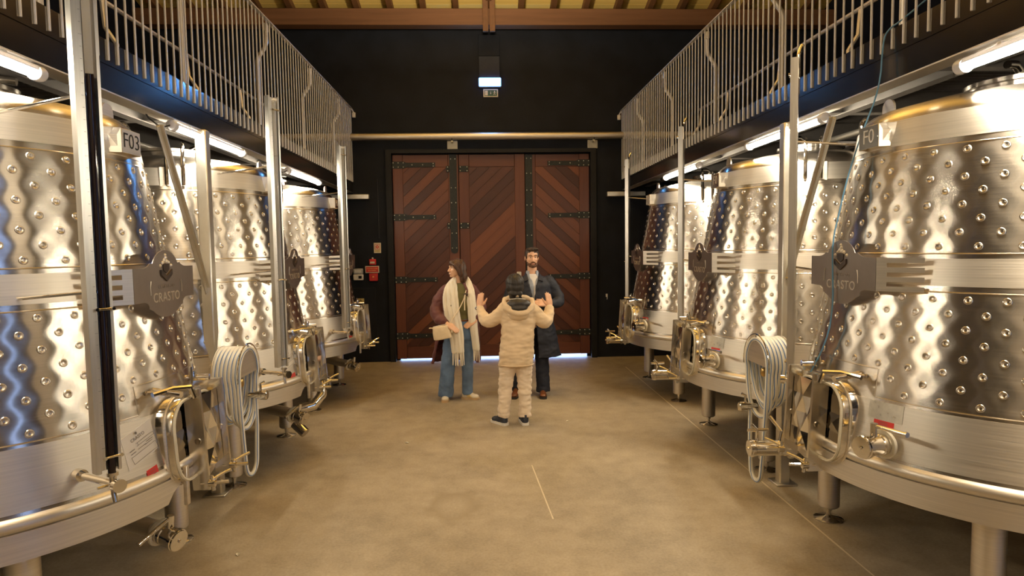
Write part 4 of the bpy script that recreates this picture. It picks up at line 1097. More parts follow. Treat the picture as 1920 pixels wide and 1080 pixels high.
class Blob:
    """closed volumes melted into one continuous skin by a voxel remesh"""
    def __init__(s): s.m = MB()
    def ell(s, c, r, rz=0, M=None, n=14):
        vs = []; fs = []; m = 2 * n
        R_ = Matrix.Rotation(rz, 3, 'Z')
        for i in range(1, n):
            p = pi * i / n
            for j in range(m):
                q = 2 * pi * j / m; vs.append(Vector(c) + R_ @ Vector((r[0] * sin(p) * cos(q), r[1] * sin(p) * sin(q), r[2] * cos(p))))
        t, b_ = len(vs), len(vs) + 1
        vs += [Vector(c) + Vector((0, 0, r[2])), Vector(c) - Vector((0, 0, r[2]))]
        for i in range(n - 2):
            for j in range(m):
                k = (j + 1) % m; fs.append((i * m + j, (i + 1) * m + j, (i + 1) * m + k, i * m + k))
        for j in range(m):
            k = (j + 1) % m; fs.append((t, j, k)); fs.append((b_, (n - 2) * m + k, (n - 2) * m + j))
        s.m.add(vs, fs, M); return s
    def limb(s, pts, rs, round_=True, flat=1.0, seg=16, M=None, sub=True):
        pts = [Vector(p) for p in pts]; rs = list(rs)
        if sub:
            for _ in range(2):
                P, R = [pts[0]], [rs[0]]
                for i in range(len(pts) - 1):
                    P += [pts[i] * .75 + pts[i + 1] * .25, pts[i] * .25 + pts[i + 1] * .75]
                    R += [rs[i] * .75 + rs[i + 1] * .25, rs[i] * .25 + rs[i + 1] * .75]
                P.append(pts[-1]); R.append(rs[-1]); pts, rs = P, R
        if round_:
            d0 = (pts[0] - pts[1]).normalized(); d1 = (pts[-1] - pts[-2]).normalized()
            a = [(pts[0] + d0 * rs[0] * sin(q), rs[0] * cos(q)) for q in (1.4, 1.0, 0.5)]
            c = [(pts[-1] + d1 * rs[-1] * sin(q), rs[-1] * cos(q)) for q in (0.5, 1.0, 1.4)]
            pts = [x[0] for x in a] + pts + [x[0] for x in c]; rs = [x[1] for x in a] + rs + [x[1] for x in c]
        s.m.tube(pts, rs, seg, True, flat=flat, M=M); return s
    def loft(s, levels, n=40):
        """levels of (z, cx, cy, rx, ry, squareness)"""
        vs = []; fs = []
        for z, cx, cy, rx, ry in levels:
            for j in range(n):
                q = 2 * pi * j / n; c_, s_ = cos(q), sin(q)
                k = (abs(c_) ** 2.4 + abs(s_) ** 2.4) ** (-1 / 2.4)
                vs.append((cx + rx * c_ * k, cy + ry * s_ * k, z))
        for i in range(len(levels) - 1):
            for j in range(n):
                k = (j + 1) % n; fs.append((i * n + j, i * n + k, (i + 1) * n + k, (i + 1) * n + j))
        fs.append(tuple(range(n))[::-1]); fs.append(tuple((len(levels) - 1) * n + j for j in range(n)))
        s.m.add(vs, fs); return s
    def cshell(s, levels, th=0.022, n=40):
        """open-fronted shell; levels of (z, cx, cy, rx, ry, half_gap) with the gap facing -y"""
        vs = []; fs = []; k = 2 * (n + 1)
        for z, cx, cy, rx, ry, g0, g1 in levels:
            a0, a1 = -pi / 2 + g1, 1.5 * pi - g0
            for w in (0, th):
                for j in range(n + 1):
                    q = a0 + (a1 - a0) * j / n
                    vs.append((cx + (rx - w) * cos(q), cy + (ry - w) * sin(q), z))
        for i in range(len(levels) - 1):
            o, u = i * k, (i + 1) * k
            for j in range(n):
                fs.append((o + j, o + j + 1, u + j + 1, u + j)); fs.append((o + n + 1 + j + 1, o + n + 1 + j, u + n + 1 + j, u + n + 1 + j + 1))
            fs.append((o, u, u + n + 1, o + n + 1)); fs.append((o + n, o + 2 * n + 1, u + 2 * n + 1, u + n))
        for o in (0, (len(levels) - 1) * k):
            for j in range(n): fs.append((o + j, o + n + 1 + j, o + n + 2 + j, o + j + 1) if o == 0 else (o + j, o + j + 1, o + n + 2 + j, o + n + 1 + j))
        s.m.add(vs, fs); return s
    def melt(s, name, mat, parent, voxel=0.008, smooth=4, wrinkle=0.0, wf=(9, 9, 16), seed=0, ref=None):
        me = D.meshes.new(name); me.from_pydata(s.m.v, [], s.m.f)
        bm = bmesh.new(); bm.from_mesh(me); bmesh.ops.recalc_face_normals(bm, faces=bm.faces); bm.to_mesh(me); bm.free()
        o = D.objects.new(name, me); COL.objects.link(o)
        r = o.modifiers.new('r', 'REMESH'); r.mode = 'VOXEL'; r.voxel_size = voxel
        q = o.modifiers.new('s', 'SMOOTH'); q.factor = 0.5; q.iterations = smooth
        dg = bpy.context.evaluated_depsgraph_get(); dg.update()
        m2 = D.meshes.new_from_object(o.evaluated_get(dg)); D.objects.remove(o); D.meshes.remove(me)
        if wrinkle:
            n = len(m2.vertices); co = [0.0] * (3 * n); m2.vertices.foreach_get('co', co)
            no = [0.0] * (3 * n); m2.vertex_normals.foreach_get('vector', no)
            for i in range(0, 3 * n, 3):
                w = Vector((co[i] * wf[0] + seed, co[i + 1] * wf[1], co[i + 2] * wf[2]))
                h = noise.noise(w) + 0.5 * noise.noise(w * 2.3)
                h = wrinkle * (abs(h) ** 0.8) * (1 if h > 0 else -1)
                for k in range(3): co[i + k] += no[i + k] * h
            m2.vertices.foreach_set('co', co); m2.update()
        m2.name = name; m2.materials.clear(); m2.materials.append(MATS[mat]); m2.shade_smooth()
        c = D.objects.new(name, m2); COL.objects.link(c); c.parent = parent
        return c
def hand(b, wrist, d, pn, thumb, size=1.0, curl=0.5, spread=0.12):
    """wrist point, direction of the fingers, palm normal (towards the palm side), thumb side vector"""
    d = Vector(d).normalized(); pn = (Vector(pn) - d * Vector(pn).dot(d)).normalized(); th = d.cross(pn)
    if th.dot(Vector(thumb)) < 0: th = -th
    W_ = Vector(wrist); k = size
    for t in (-.028, -.009, .010, .026):
        b.limb([W_ + th * t * .6 * k, W_ + d * .04 * k + th * t * k, W_ + d * .085 * k + th * t * 1.08 * k], [.015 * k, .0155 * k, .0125 * k])
    for t, L in ((.030, .070), (.010, .079), (-.011, .073), (-.030, .057)):
        p = W_ + d * .086 * k + th * t * k; P = [p]; a = curl * .35
        side = th * (t * spread * 9)
        for seg_, f in ((L * .45, 1.0), (L * .32, 2.0), (L * .25, 2.7)):
            q = d * cos(a * f) + pn * sin(a * f) + side * .35; q.normalize(); p = p + q * seg_ * k; P.append(p)
        b.limb(P, [.0098 * k, .0092 * k, .0086 * k, .0072 * k], sub=False)
    p = W_ + d * .022 * k + th * .022 * k
    q1 = (d * .72 + th * .62 + pn * .30).normalized(); q2 = (d * .92 + th * .22 + pn * .35).normalized()
    b.limb([p, p + q1 * .045 * k, p + q1 * .045 * k + q2 * .032 * k, p + q1 * .045 * k + q2 * .058 * k], [.0145 * k, .0125 * k, .0105 * k, .0085 * k], sub=False)
def head_shapes(b, c, yaw, h=0.235, wd=0.155, female=False, pitch=0.0):
    """skull, jaw, nose, brow and ears; faces -y at yaw 0"""
    M = Matrix.Translation(Vector(c)) @ Matrix.Rotation(yaw, 4, 'Z') @ Matrix.Rotation(pitch, 4, 'X')
    a = h / 0.235; w = wd / 0.155
    b.ell((0, .012 * a, .035 * a), (.077 * w, .095 * a, .083 * a), M=M)
    b.ell((0, -.018 * a, -.025 * a), (.066 * w, .072 * a, .075 * a), M=M)
    b.ell((0, -.040 * a, -.072 * a), (.045 * w, .045 * a, .040 * a), M=M)
    b.ell((0, -.070 * a, -.100 * a), (.020 * w, .017 * a, .014 * a), M=M)
    b.limb([(0, -.088 * a, .012 * a), (0, -.103 * a, -.018 * a), (0, -.112 * a, -.034 * a)], [.008, .010, .013 * a], M=M)
    b.ell((-.012, -.098 * a, -.038 * a), (.009, .010, .007), M=M); b.ell((.012, -.098 * a, -.038 * a), (.009, .010, .007), M=M)
    b.limb([(-.045 * w, -.074 * a, .028 * a), (0, -.090 * a, .024 * a), (.045 * w, -.074 * a, .028 * a)], [.010, .011, .010], M=M)
    for q in (-1, 1):
        b.ell((q * .038 * w, -.062 * a, -.022 * a), (.020, .020, .018), M=M)
        b.ell((q * .079 * w, .012 * a, -.005 * a), (.008, .018, .030), M=M)
    b.limb([(-.022, -.086 * a, -.064 * a), (0, -.094 * a, -.062 * a), (.022, -.086 * a, -.064 * a)], [.006, .008, .006], M=M)
    b.limb([(-.018, -.085 * a, -.074 * a), (0, -.091 * a, -.075 * a), (.018, -.085 * a, -.074 * a)], [.005, .008, .005], M=M)
    return M
def face_bits(M, parent, a=1.0, w=1.0, brow='hair_dark_brown', smile=False):
    for q in (-1, 1):
        e = Blob(); MB_ = MB()
        MB_.lathe([(0, -.011), (.008, -.008), (.011, 0), (.008, .008), (0, .011)], 12, M=M @ Matrix.Translation((q * .030 * w, -.0725 * a, .008 * a)) @ Matrix.Diagonal((1.25, 1.0, .62, 1)))
        ey = MB_.build('eye', 'eye_white', parent)
        MB().lathe([(0, -.003), (.0055, 0), (0, .003)], 10, M=M @ Matrix.Translation((q * .030 * w, -.0825 * a, .008 * a)) @ Matrix.Rotation(pi / 2, 4, 'X')).build('iris', 'eye_dark', ey)
        MB().tube([(q * .014, -.099 * a, .027 * a), (q * .032 * w, -.094 * a, .034 * a), (q * .052 * w, -.078 * a, .028 * a)], [.004, .0045, .003], 6, M=M).build('eyebrow', brow, parent)
    if smile:
        MB().tube([(-.022, -.084 * a, -.063 * a), (-.012, -.091 * a, -.067 * a), (0.0, -.094 * a, -.069 * a), (.012, -.091 * a, -.067 * a), (.022, -.084 * a, -.063 * a)], [.002, .005, .0055, .005, .002], 6, M=M).build('teeth', 'teeth', parent)
        MB().tube([(-.025, -.083 * a, -.062 * a), (-.012, -.091 * a, -.075 * a), (0.0, -.095 * a, -.078 * a), (.012, -.091 * a, -.075 * a), (.025, -.083 * a, -.062 * a)], [.003, .004, .0045, .004, .003], 6, M=M).build('lips', 'lips', parent)
    else:
        MB().tube([(-.022, -.089 * a, -.069 * a), (0, -.1005 * a, -.068 * a), (.022, -.089 * a, -.069 * a)], [.003, .005, .003], 6, M=M).build('lips', 'lips', parent)
def shoe(parent, heel, toe, w, up, sole, h=0.075, name='shoe'):
    heel, toe = Vector(heel), Vector(toe); d = (toe - heel); L = d.length; d.normalize(); u = Vector((-d.y, d.x, 0))
    M = frame(heel, d, u, (0, 0, 1))
    b = Blob()
    b.ell((.045, 0, .045), (.048, w * .42, .045), M=M); b.ell((L * .45, 0, .042), (L * .36, w * .45, .042), M=M); b.ell((L * .74, 0, .036), (L * .25, w * .50, .032), M=M)
    b.limb([(.05, 0, .05), (.045, 0, h + .02)], [.040, .038], False, M=M); b.limb([(.07, 0, .08), (L * .55, 0, .060)], [.034, .026], M=M)
    b.m.v = [(x, y, max(z, .012)) for x, y, z in b.m.v]
    o = b.melt(name, up, parent, 0.006, 2)
    P = [(L * (.5 - .5 * cos(pi * k / 10)), w * (.36 + .16 * sin(pi * (k / 10) ** 1.2))) for k in range(11)]
    P[0] = (-.004, w * .22); P[-1] = (L + .004, w * .18)
    poly = P + [(x, -y) for x, y in P[::-1]]
    MB().prism(poly, .026, M).build('sole', sole, o)
    return o, M, L

# ---- the guide, seen from behind
gd = thing('person', 'person seen from behind in beige hooded jacket, both hands raised', 'person', (0.29, 6.57, 0))
def rel(o): 
    x0, y0 = o
    return lambda x, y, z: Vector((x - x0, y - y0, z))
g = rel((0.29, 6.57))
b = Blob()
hM = head_shapes(b, g(.325, 6.575, 1.44), pi + .15, .232, .150)
b.limb([g(.335, 6.57, 1.22), g(.33, 6.575, 1.36)], [.055, .052])
b.loft([(.72, .03, 0, .13, .10), (.85, .035, 0, .155, .11), (1.0, .04, 0, .135, .10), (1.15, .045, 0, .16, .105), (1.25, .05, 0, .14, .08)])
for q, hip, kn, an in ((-1, g(.25, 6.57, .78), g(.205, 6.575, .42), g(.185, 6.56, .09)), (1, g(.40, 6.57, .78), g(.415, 6.575, .42), g(.405, 6.55, .09))):
    b.limb([hip, kn, an], [.075, .05, .036])
b.limb([g(.20, 6.565, 1.20), g(.055, 6.62, 1.05), g(-.045, 6.78, 1.205)], [.05, .042, .028])
b.limb([g(.51, 6.565, 1.195), g(.625, 6.62, 1.045), g(.705, 6.78, 1.195)], [.05, .042, .028])
hand(b, g(-.045, 6.785, 1.20), (.10, .12, 1), (.55, .8, 0), (1, -.4, .1), .98, .25, .24)
hand(b, g(.705, 6.785, 1.19), (-.10, .12, 1), (-.55, .8, 0), (-1, -.4, .1), .98, .25, .24)
b.melt('body', 'skin', gd, 0.0055, 2)
t = Blob()
for hip, kn, an in ((g(.245, 6.57, .70), g(.212, 6.575, .40), g(.188, 6.55, .075)), (g(.405, 6.57, .70), g(.412, 6.575, .40), g(.408, 6.54, .075))):
    t.limb([hip, (hip + kn) / 2, kn, (kn + an) / 2, an], [.092, .086, .074, .066, .066], False)
t.loft([(.62, .035, 0, .165, .11), (.8, .035, 0, .165, .115)])
t.melt('trousers', 'khaki_twill', gd, 0.009, 3, 0.009, (10, 10, 26), 3)
j = Blob()
j.loft([(.612, .033, -.01, .178, .125), (.64, .033, -.01, .180, .128), (.85, .05, -.01, .176, .128), (1.0, .062, -.005, .172, .125), (1.10, .062, 0, .178, .125), (1.19, .058, 0, .190, .115), (1.25, .052, 0, .165, .09), (1.30, .045, 0, .085, .065)])
j.limb([g(.225, 6.57, 1.20), g(.15, 6.58, 1.135), g(.062, 6.61, 1.062), g(.005, 6.66, 1.075), g(-.035, 6.76, 1.185)], [.078, .078, .074, .066, .047], True)
j.limb([g(.485, 6.57, 1.19), g(.555, 6.58, 1.125), g(.625, 6.61, 1.052), g(.665, 6.66, 1.070), g(.698, 6.76, 1.175)], [.078, .078, .074, .066, .047], True)
jk = j.melt('jacket', 'beige_cotton', gd, 0.009, 4, 0.010, (7, 9, 17), 11)
MB().tube([g(.157, 6.565, .625) + Vector((0, -.0, 0))] + [Vector((.033 + .181 * cos(q), -.01 + .131 * sin(q), .628)) for q in [pi + pi * k / 16 for k in range(17)]], .006, 6).build('hem_seam', 'beige_cotton', jk)
hd = Blob()
hd.ell(g(.352, 6.475, 1.225), (.165, .085, .075)); hd.ell(g(.356, 6.455, 1.165), (.115, .065, .075)); hd.limb([g(.215, 6.55, 1.31), g(.20, 6.49, 1.27), g(.26, 6.42, 1.195), g(.356, 6.395, 1.165), g(.45, 6.42, 1.19), g(.505, 6.49, 1.255), g(.495, 6.55, 1.30)], [.022, .028, .030, .032, .030, .028, .022])
hd.limb([g(.225, 6.56, 1.30), g(.27, 6.50, 1.335), g(.35, 6.485, 1.342), g(.43, 6.50, 1.33), g(.485, 6.56, 1.29)], [.022, .024, .02, .024, .022])
hood = hd.melt('hood', 'beige_cotton', jk, 0.008, 3, 0.006, (10, 10, 14), 5)
ln = Blob(); ln.ell(g(.354, 6.452, 1.262), (.128, .068, .058)); ln.ell(g(.357, 6.425, 1.225), (.085, .050, .045))
ln.melt('hood_lining', 'dark_lining', jk, 0.007, 3, 0.008, (12, 12, 12), 2)
MB().tube(smooth([g(.25, 6.455, 1.312), g(.30, 6.432, 1.316), g(.36, 6.428, 1.318), g(.42, 6.440, 1.314)]), .0035, 6).build('hood_cord', 'cream_knit', jk)
hr = Blob()
hr.ell(g(.325, 6.568, 1.472), (.096, .112, .096)); hr.ell(g(.322, 6.535, 1.425), (.092, .078, .085)); hr.ell(g(.322, 6.52, 1.375), (.074, .055, .065)); hr.limb([g(.37, 6.53, 1.50), g(.39, 6.55, 1.42), g(.375, 6.56, 1.36)], [.04, .035, .02])
hr.limb([g(.30, 6.50, 1.36), g(.295, 6.50, 1.325)], [.05, .03]); hr.limb([g(.365, 6.50, 1.36), g(.375, 6.495, 1.33)], [.035, .022])
hr.melt('hair', 'hair_black', gd, 0.0065, 2, 0.006, (40, 40, 8), 7)
for h_, t_ in (((.215, 6.50, 0), (.075, 6.68, 0)), ((.412, 6.48, 0), (.385, 6.72, 0))):
    so, M_, L_ = shoe(gd, g(*h_), g(*t_), .088, 'trainer_navy', 'sole_white', .10)
    MB().box((.0, 0, .075), (.012, .022, .07), M_).build('heel_tab', 'trainer_navy', so)
tt = MB().tube([g(-.048, 6.775, 1.195) + Vector((.043 * cos(q), .0, 0)) + Vector((0, .035 * sin(q), .012 * sin(q))) for q in [2 * pi * k / 14 for k in range(14)]], .005, 6, closed=True).build('bracelet', 'watch', gd)

# ---- the woman in the burgundy coat
wo = thing('person', 'smiling woman in open burgundy coat, long white scarf and wide blue jeans', 'person', (-0.33, 7.70, 0))
w_ = rel((-0.33, 7.70))
b = Blob()
hW = head_shapes(b, w_(-.322, 7.685, 1.588), -1.05, .215, .142, True, -.06)
b.limb([w_(-.29, 7.71, 1.36), w_(-.305, 7.70, 1.50)], [.050, .047])
b.loft([(.78, .05, 0, .13, .10), (.88, .05, 0, .165, .115), (1.0, .05, 0, .125, .09), (1.15, .05, 0, .145, .10), (1.28, .05, 0, .15, .10), (1.38, .04, 0, .11, .07)])
for hip, kn, an in ((w_(-.38, 7.71, .82), w_(-.44, 7.68, .44), w_(-.472, 7.70, .07)), (w_(-.21, 7.71, .82), w_(-.205, 7.69, .44), w_(-.205, 7.70, .07))):
    b.limb([hip, kn, an], [.085, .052, .036])
b.limb([w_(-.44, 7.72, 1.34), w_(-.555, 7.71, 1.10), w_(-.44, 7.505, .950)], [.045, .038, .026])
b.limb([w_(-.13, 7.72, 1.34), w_(-.035, 7.73, 1.12), w_(-.095, 7.585, .985)], [.045, .038, .026])
hand(b, w_(-.430, 7.492, .945), (.80, -.05, -.55), (-.4, .8, -.6), (.55, -.2, .8), .98, .35, .09)
hand(b, w_(-.100, 7.58, .982), (-.72, -.15, -.45), (.4, .8, -.4), (-.2, -.2, .9), .98, .45, .16)
bo = b.melt('body', 'skin_warm', wo, 0.0055, 2)
face_bits(hW, wo, .215 / .235, .142 / .155, 'hair_brown', True)
tp = Blob()
tp.loft([(.955, .055, 0, .140, .105), (1.05, .05, 0, .140, .105), (1.15, .05, 0, .155, .115), (1.25, .05, -.005, .160, .118), (1.35, .045, 0, .13, .09), (1.415, .035, .003, .066, .060)])
tp.melt('top', 'olive_knit', wo, 0.008, 3, 0.004, (10, 10, 18), 4)
jn = Blob()
for hip, kn, an in ((w_(-.375, 7.71, .80), w_(-.445, 7.68, .42), w_(-.478, 7.69, .045)), (w_(-.205, 7.71, .80), w_(-.208, 7.69, .42), w_(-.212, 7.72, .065))):
    ra = [.105, .098, .088, .088, .094] if an.x < -.1 else [.100, .085, .072, .066, .068]
    jn.limb([hip, (hip + kn) / 2, kn, (kn + an) / 2, an], ra, False)
jn.loft([(.74, .042, 0, .165, .115), (.86, .045, 0, .178, .122), (.96, .05, 0, .150, .110), (.985, .05, 0, .146, .107)])
je = jn.melt('jeans', 'denim', wo, 0.009, 3, 0.008, (10, 10, 13), 8)
MB().tube([Vector((.05 + .153 * cos(q), .113 * sin(q), .972)) for q in [2 * pi * k / 28 for k in range(28)]], .012, 6, closed=True).build('belt', 'brown_leather', je)
ct = Blob()
ct.cshell([(.44, -.02, .06, .30, .16, 1.30, 1.0), (.60, -.005, .055, .285, .16, 1.15, .95), (.85, .02, .045, .255, .165, .95, .80), (1.05, .035, .03, .225, .165, .72, .66), (1.25, .042, .01, .215, .150, .55, .5), (1.36, .042, .005, .175, .115, .45, .42), (1.43, .036, .01, .092, .075, .5, .5)], .024)
ct.limb([w_(-.435, 7.72, 1.335), w_(-.515, 7.73, 1.24), w_(-.565, 7.72, 1.11), w_(-.55, 7.64, 1.02), w_(-.475, 7.535, .962)], [.072, .084, .088, .080, .060])
ct.limb([w_(-.145, 7.72, 1.335), w_(-.085, 7.73, 1.24), w_(-.045, 7.73, 1.13), w_(-.055, 7.68, 1.05), w_(-.085, 7.61, 1.0)], [.072, .078, .078, .070, .055])
ct.melt('coat', 'burgundy', wo, 0.009, 3, 0.011, (8, 8, 12), 21)
MB().tube([w_(-.480, 7.54, .968), w_(-.440, 7.510, .950)], [.040, .034], 14).build('cuff', 'dark_lining', wo)
def ribbon(parent, name, mat, path, widths, th, fr=None, frz=0.0):
    """soft folded strip: path points carry left/right width vectors"""
    b = Blob(); n = len(path)
    for k in (-1, -.33, .33, 1):
        b.limb([Vector(p) + Vector(wd) * k + Vector((0, .008 * abs(k) - .006 * (1 if abs(k) < .5 else 0), 0)) for p, wd in zip(path, widths)], [th] * n)
    o = b.melt(name, mat, parent, 0.008, 4, 0.006, (26, 26, 3), 3)
    if fr:
        p, wd = Vector(path[-1]), Vector(widths[-1])
        for k in range(fr):
            q = p + wd * (-1.05 + 2.1 * k / (fr - 1)); dx = random.uniform(-.012, .012)
            MB().tube([q + Vector((0, 0, .03)), q + Vector((dx * .4, -.004, -frz * .5)), q + Vector((dx, 0, -frz - random.uniform(0, .02)))], [.009, .008, .006], 6).build('tassel', mat, o)
    return o
ribbon(wo, 'scarf', 'cream_knit', [w_(-.27, 7.78, 1.455), w_(-.345, 7.74, 1.475), w_(-.385, 7.65, 1.44), w_(-.395, 7.59, 1.30), w_(-.385, 7.555, 1.12), w_(-.355, 7.545, .95), w_(-.322, 7.55, .78), w_(-.312, 7.56, .60)],
       [(.01, .0, .03), (.02, .01, .04), (.045, .0, .03), (.072, 0, .012), (.074, 0, .014), (.070, 0, .012), (.062, 0, .006), (.058, 0, 0)], .020, 7, .15)
ribbon(wo, 'scarf', 'cream_knit', [w_(-.27, 7.79, 1.45), w_(-.215, 7.74, 1.455), w_(-.190, 7.66, 1.41), w_(-.155, 7.60, 1.28), w_(-.140, 7.575, 1.12), w_(-.132, 7.57, .95), w_(-.112, 7.585, .78), w_(-.098, 7.60, .62)],
       [(.01, .0, .03), (.02, .01, .03), (.032, .0, .02), (.044, 0, -.006), (.040, 0, 0), (.034, 0, 0), (.030, 0, 0), (.028, 0, 0)], .018, 4, .13)
hr = Blob()
cW = w_(-.322, 7.685, 1.588)
for p, r in (((.020, .008, .040), (.094, .092, .082)), ((-.035, -.012, .066), (.050, .062, .040)), ((.060, .015, -.01), (.066, .088, .095)), ((.085, -.005, -.085), (.050, .075, .085)), ((.065, -.055, -.03), (.034, .042, .10)), ((.080, -.045, -.11), (.040, .045, .065)), ((.015, .075, -.06), (.06, .035, .10))):
    hr.ell(cW + Vector(p), r)
hr.limb([cW + Vector((-.045, -.055, .062)), cW + Vector((-.005, -.088, .045)), cW + Vector((.030, -.092, -.01)), cW + Vector((.045, -.085, -.08))], [.018, .020, .020, .016])
hr.limb([cW + Vector((-.055, .045, .055)), cW + Vector((-.03, .085, .02)), cW + Vector((.0, .09, -.08))], [.022, .024, .02])
hr.melt('hair', 'hair_brown', wo, 0.0065, 2, 0.008, (30, 30, 9), 15)
for h_, t_, nm in (((-.470, 7.765, 0), (-.487, 7.535, 0), 0), ((-.285, 7.735, 0), (-.075, 7.655, 0), 1)):
    so, M_, L_ = shoe(wo, w_(*h_), w_(*t_), .088, 'sneaker_cream', 'gum_sole', .08, 'sneaker')
    for k in range(3):
        x = L_ * (.36 + .09 * k)
        MB().tube([(x + .02, -.044, .030), (x, -.040, .052), (x - .012, -.030, .068)], .005, 5, M=M_).build('stripe', 'sneaker_stripe', so)
# tag and strap on the chest
stp = MB().tube(smooth([w_(-.205, 7.585, 1.335), w_(-.235, 7.555, 1.22), w_(-.30, 7.525, 1.10), w_(-.37, 7.51, 1.00), w_(-.41, 7.50, .93)]), .006, 6, flat=1.5).build('bag_strap', 'cream_leather', wo)
MB().tube([w_(-.218, 7.555, 1.285), w_(-.225, 7.54, 1.19), w_(-.226, 7.54, 1.10)], [.008, .007, .008], 6).build('strap_end', 'cream_leather', stp)
MB().bbox(w_(-.208, 7.56, 1.285), (.05, .02, .035), .008).build('brooch', 'hair_dark_brown', wo)

bgt = thing('handbag', 'small cream leather handbag held at the hip of the woman in burgundy', 'bag', (-.485, 7.485, .77), -.10)
bb = Blob(); bb.loft([(0.0, 0, 0, .102, .040), (.01, 0, 0, .108, .046), (.07, 0, 0, .106, .043), (.14, 0, 0, .098, .033), (.158, 0, 0, .095, .026)])
bg_ = bb.melt('bag', 'cream_leather', bgt, 0.006, 3, 0.003, (12, 12, 12), 1)
bg_.rotation_euler = (0, radians(-9), 0)
MB().tube([(-.09, 0, .16), (-.01, -.006, .165), (.07, 0, .168)], .005, 6).build('zip', 'steel_satin', bg_)
MB().tube([(-.095, 0, .148), (-.13, -.005, .155), (-.135, -.005, .150)], .007, 6).build('side_loop', 'cream_leather', bg_)
MB().tube([(.103, 0, .14), (.125, -.01, .10), (.12, -.015, .06)], .007, 6).build('side_loop', 'cream_leather', bg_)

# ---- the man in the navy coat
mn = thing('person', 'bearded man in long navy coat and brown shoes, hands clasped in front', 'person', (0.62, 7.86, 0))
m_ = rel((0.62, 7.86))
b = Blob()
hMn = head_shapes(b, m_(.600, 7.845, 1.700), .10, .245, .158)
b.limb([m_(.605, 7.86, 1.44), m_(.602, 7.855, 1.60)], [.062, .058])
b.loft([(.85, 0, 0, .15, .11), (1.0, 0, 0, .15, .11), (1.2, 0, 0, .17, .12), (1.35, 0, 0, .18, .12), (1.47, 0, 0, .13, .08)])
for hip, kn, an in ((m_(.53, 7.86, .90), m_(.43, 7.84, .47), m_(.395, 7.86, .08)), (m_(.70, 7.86, .90), m_(.71, 7.83, .47), m_(.712, 7.80, .08))):
    b.limb([hip, kn, an], [.085, .058, .040])
b.limb([m_(.42, 7.86, 1.42), m_(.315, 7.83, 1.16), m_(.50, 7.645, 1.135)], [.055, .045, .030])
b.limb([m_(.80, 7.86, 1.42), m_(.935, 7.82, 1.165), m_(.765, 7.635, 1.150)], [.055, .045, .030])
hand(b, m_(.755, 7.63, 1.152), (-.95, -.12, .10), (0, .8, -.5), (0, -.1, 1), 1.05, .75, .04)
hand(b, m_(.50, 7.64, 1.135), (.95, -.12, .05), (0, .8, -.5), (0, -.1, 1), 1.05, .75, .04)
b.melt('body', 'skin', mn, 0.0055, 2)
face_bits(hMn, mn, .245 / .235, .158 / .155)
bd = Blob()
for p, r in (((0, -.085, -.098), (.032, .024, .022)), ((-.034, -.060, -.085), (.022, .030, .028)), ((.034, -.060, -.085), (.022, .030, .028)), ((-.054, -.028, -.062), (.012, .028, .030)), ((.054, -.028, -.062), (.012, .028, .030))):
    bd.ell(p, r, M=hMn)
bd.limb([(-.030, -.088, -.066), (-.016, -.103, -.053), (0, -.106, -.051), (.016, -.103, -.053), (.030, -.088, -.066)], [.008, .008, .007, .008, .008], M=hMn)
bd.melt('beard', 'beard', mn, 0.005, 1, 0.003, (60, 60, 40), 2)
hr = Blob()
for p, r in (((0, .020, .062), (.084, .098, .070)), ((0, .060, .015), (.080, .062, .080)), ((-.068, .0, .035), (.017, .045, .045)), ((.068, .0, .035), (.017, .045, .045)), ((.0, -.060, .103), (.062, .036, .026)), ((.03, -.05, .108), (.045, .04, .022))):
    hr.ell(p, r, M=hMn)
hr.melt('hair', 'hair_dark_brown', mn, 0.0055, 1, 0.006, (40, 40, 30), 9)
tr_ = Blob()
for hip, kn, an in ((m_(.53, 7.86, .86), m_(.435, 7.84, .45), m_(.395, 7.85, .055)), (m_(.70, 7.86, .86), m_(.712, 7.83, .45), m_(.718, 7.79, .05))):
    tr_.limb([hip, (hip + kn) / 2, kn, (kn + an) / 2, an], [.105, .096, .086, .082, .088], False)
tr_.melt('trousers', 'navy_trouser', mn, 0.009, 3, 0.008, (9, 9, 14), 6)
sh = Blob(); sh.loft([(1.0, 0, -.005, .165, .125), (1.2, 0, -.005, .178, .130), (1.36, 0, -.005, .18, .125), (1.47, -.005, 0, .12, .085), (1.505, -.015, -.005, .072, .070)])
sh.melt('tee', 'tee_white', mn, 0.009, 3)
sc = Blob()
sc.cshell([(1.02, 0, -.005, .176, .136, .05, .05), (1.2, 0, -.005, .190, .142, .05, .05), (1.36, 0, -.005, .19, .136, .05, .05), (1.43, -.003, 0, .155, .110, .14, .14), (1.47, -.005, 0, .125, .094, .40, .40), (1.50, -.015, -.005, .083, .082, .55, .55), (1.545, -.018, -.002, .075, .072, .65, .65)], .018)
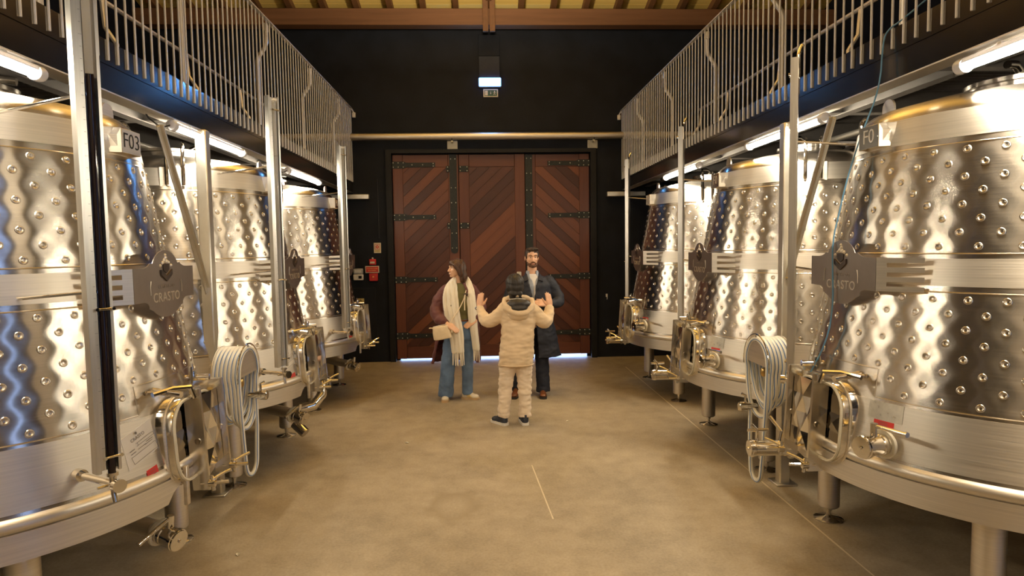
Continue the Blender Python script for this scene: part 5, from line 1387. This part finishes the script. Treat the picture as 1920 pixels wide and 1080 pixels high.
sc.melt('shirt', 'shirt_blue', mn, 0.008, 2, 0.003)
ct = Blob()
ct.cshell([(.485, .02, .0, .315, .19, .12, .05), (.7, .015, .0, .275, .185, .10, .04), (.95, .0, .0, .235, .175, .10, .04), (1.1, 0, 0, .222, .172, .06, .0), (1.25, 0, -.002, .225, .170, .17, .0), (1.38, 0, -.002, .215, .155, .32, .10), (1.455, -.003, 0, .165, .115, .55, .36), (1.49, -.012, .002, .100, .096, .85, .80)], .026)
ct.limb([m_(.805, 7.86, 1.405), m_(.875, 7.86, 1.31), m_(.935, 7.83, 1.185), m_(.905, 7.76, 1.145), m_(.79, 7.65, 1.150)], [.080, .078, .074, .064, .050])
ct.limb([m_(.415, 7.86, 1.405), m_(.35, 7.86, 1.31), m_(.30, 7.83, 1.185), m_(.33, 7.76, 1.135), m_(.46, 7.66, 1.135)], [.080, .078, .074, .064, .050])
co = ct.melt('coat', 'navy_wool', mn, 0.009, 3, 0.008, (8, 8, 13), 31)
cl = Blob()
for q in (-1, 1):
    for k in range(4):
        f = k / 3
        cl.limb([Vector((-.015 + q * .078, .01, 1.515 - .02 * f)), Vector((-.015 + q * (.080 + .03 * f), -.070, 1.485 - .012 * f)), Vector((-.012 + q * (.062 + .055 * f), -.125, 1.435 - .02 * f))], [.012, .012, .008])
cl.limb([Vector((-.095, .01, 1.51)), Vector((-.07, .085, 1.52)), Vector((0, .11, 1.525)), Vector((.05, .085, 1.52)), Vector((.065, .01, 1.51))], [.016] * 5)
cl.melt('collar', 'navy_wool', co, 0.007, 2)
bt = MB()
for z in (1.33, 1.22):
    MB().lathe([(0, .004), (.009, .003), (.011, 0)], 10, M=frame((.045, -.172, z), (1, 0, 0), (0, 0, 1), (0, -1, 0))).build('button', 'navy_trouser', co)
for h_, t_ in (((.712, 7.86, 0), (.700, 7.585, 0)), ((.400, 7.87, 0), (.335, 7.62, 0))):
    shoe(mn, m_(*h_), m_(*t_), .092, 'brown_leather', 'sole_dark', .08)
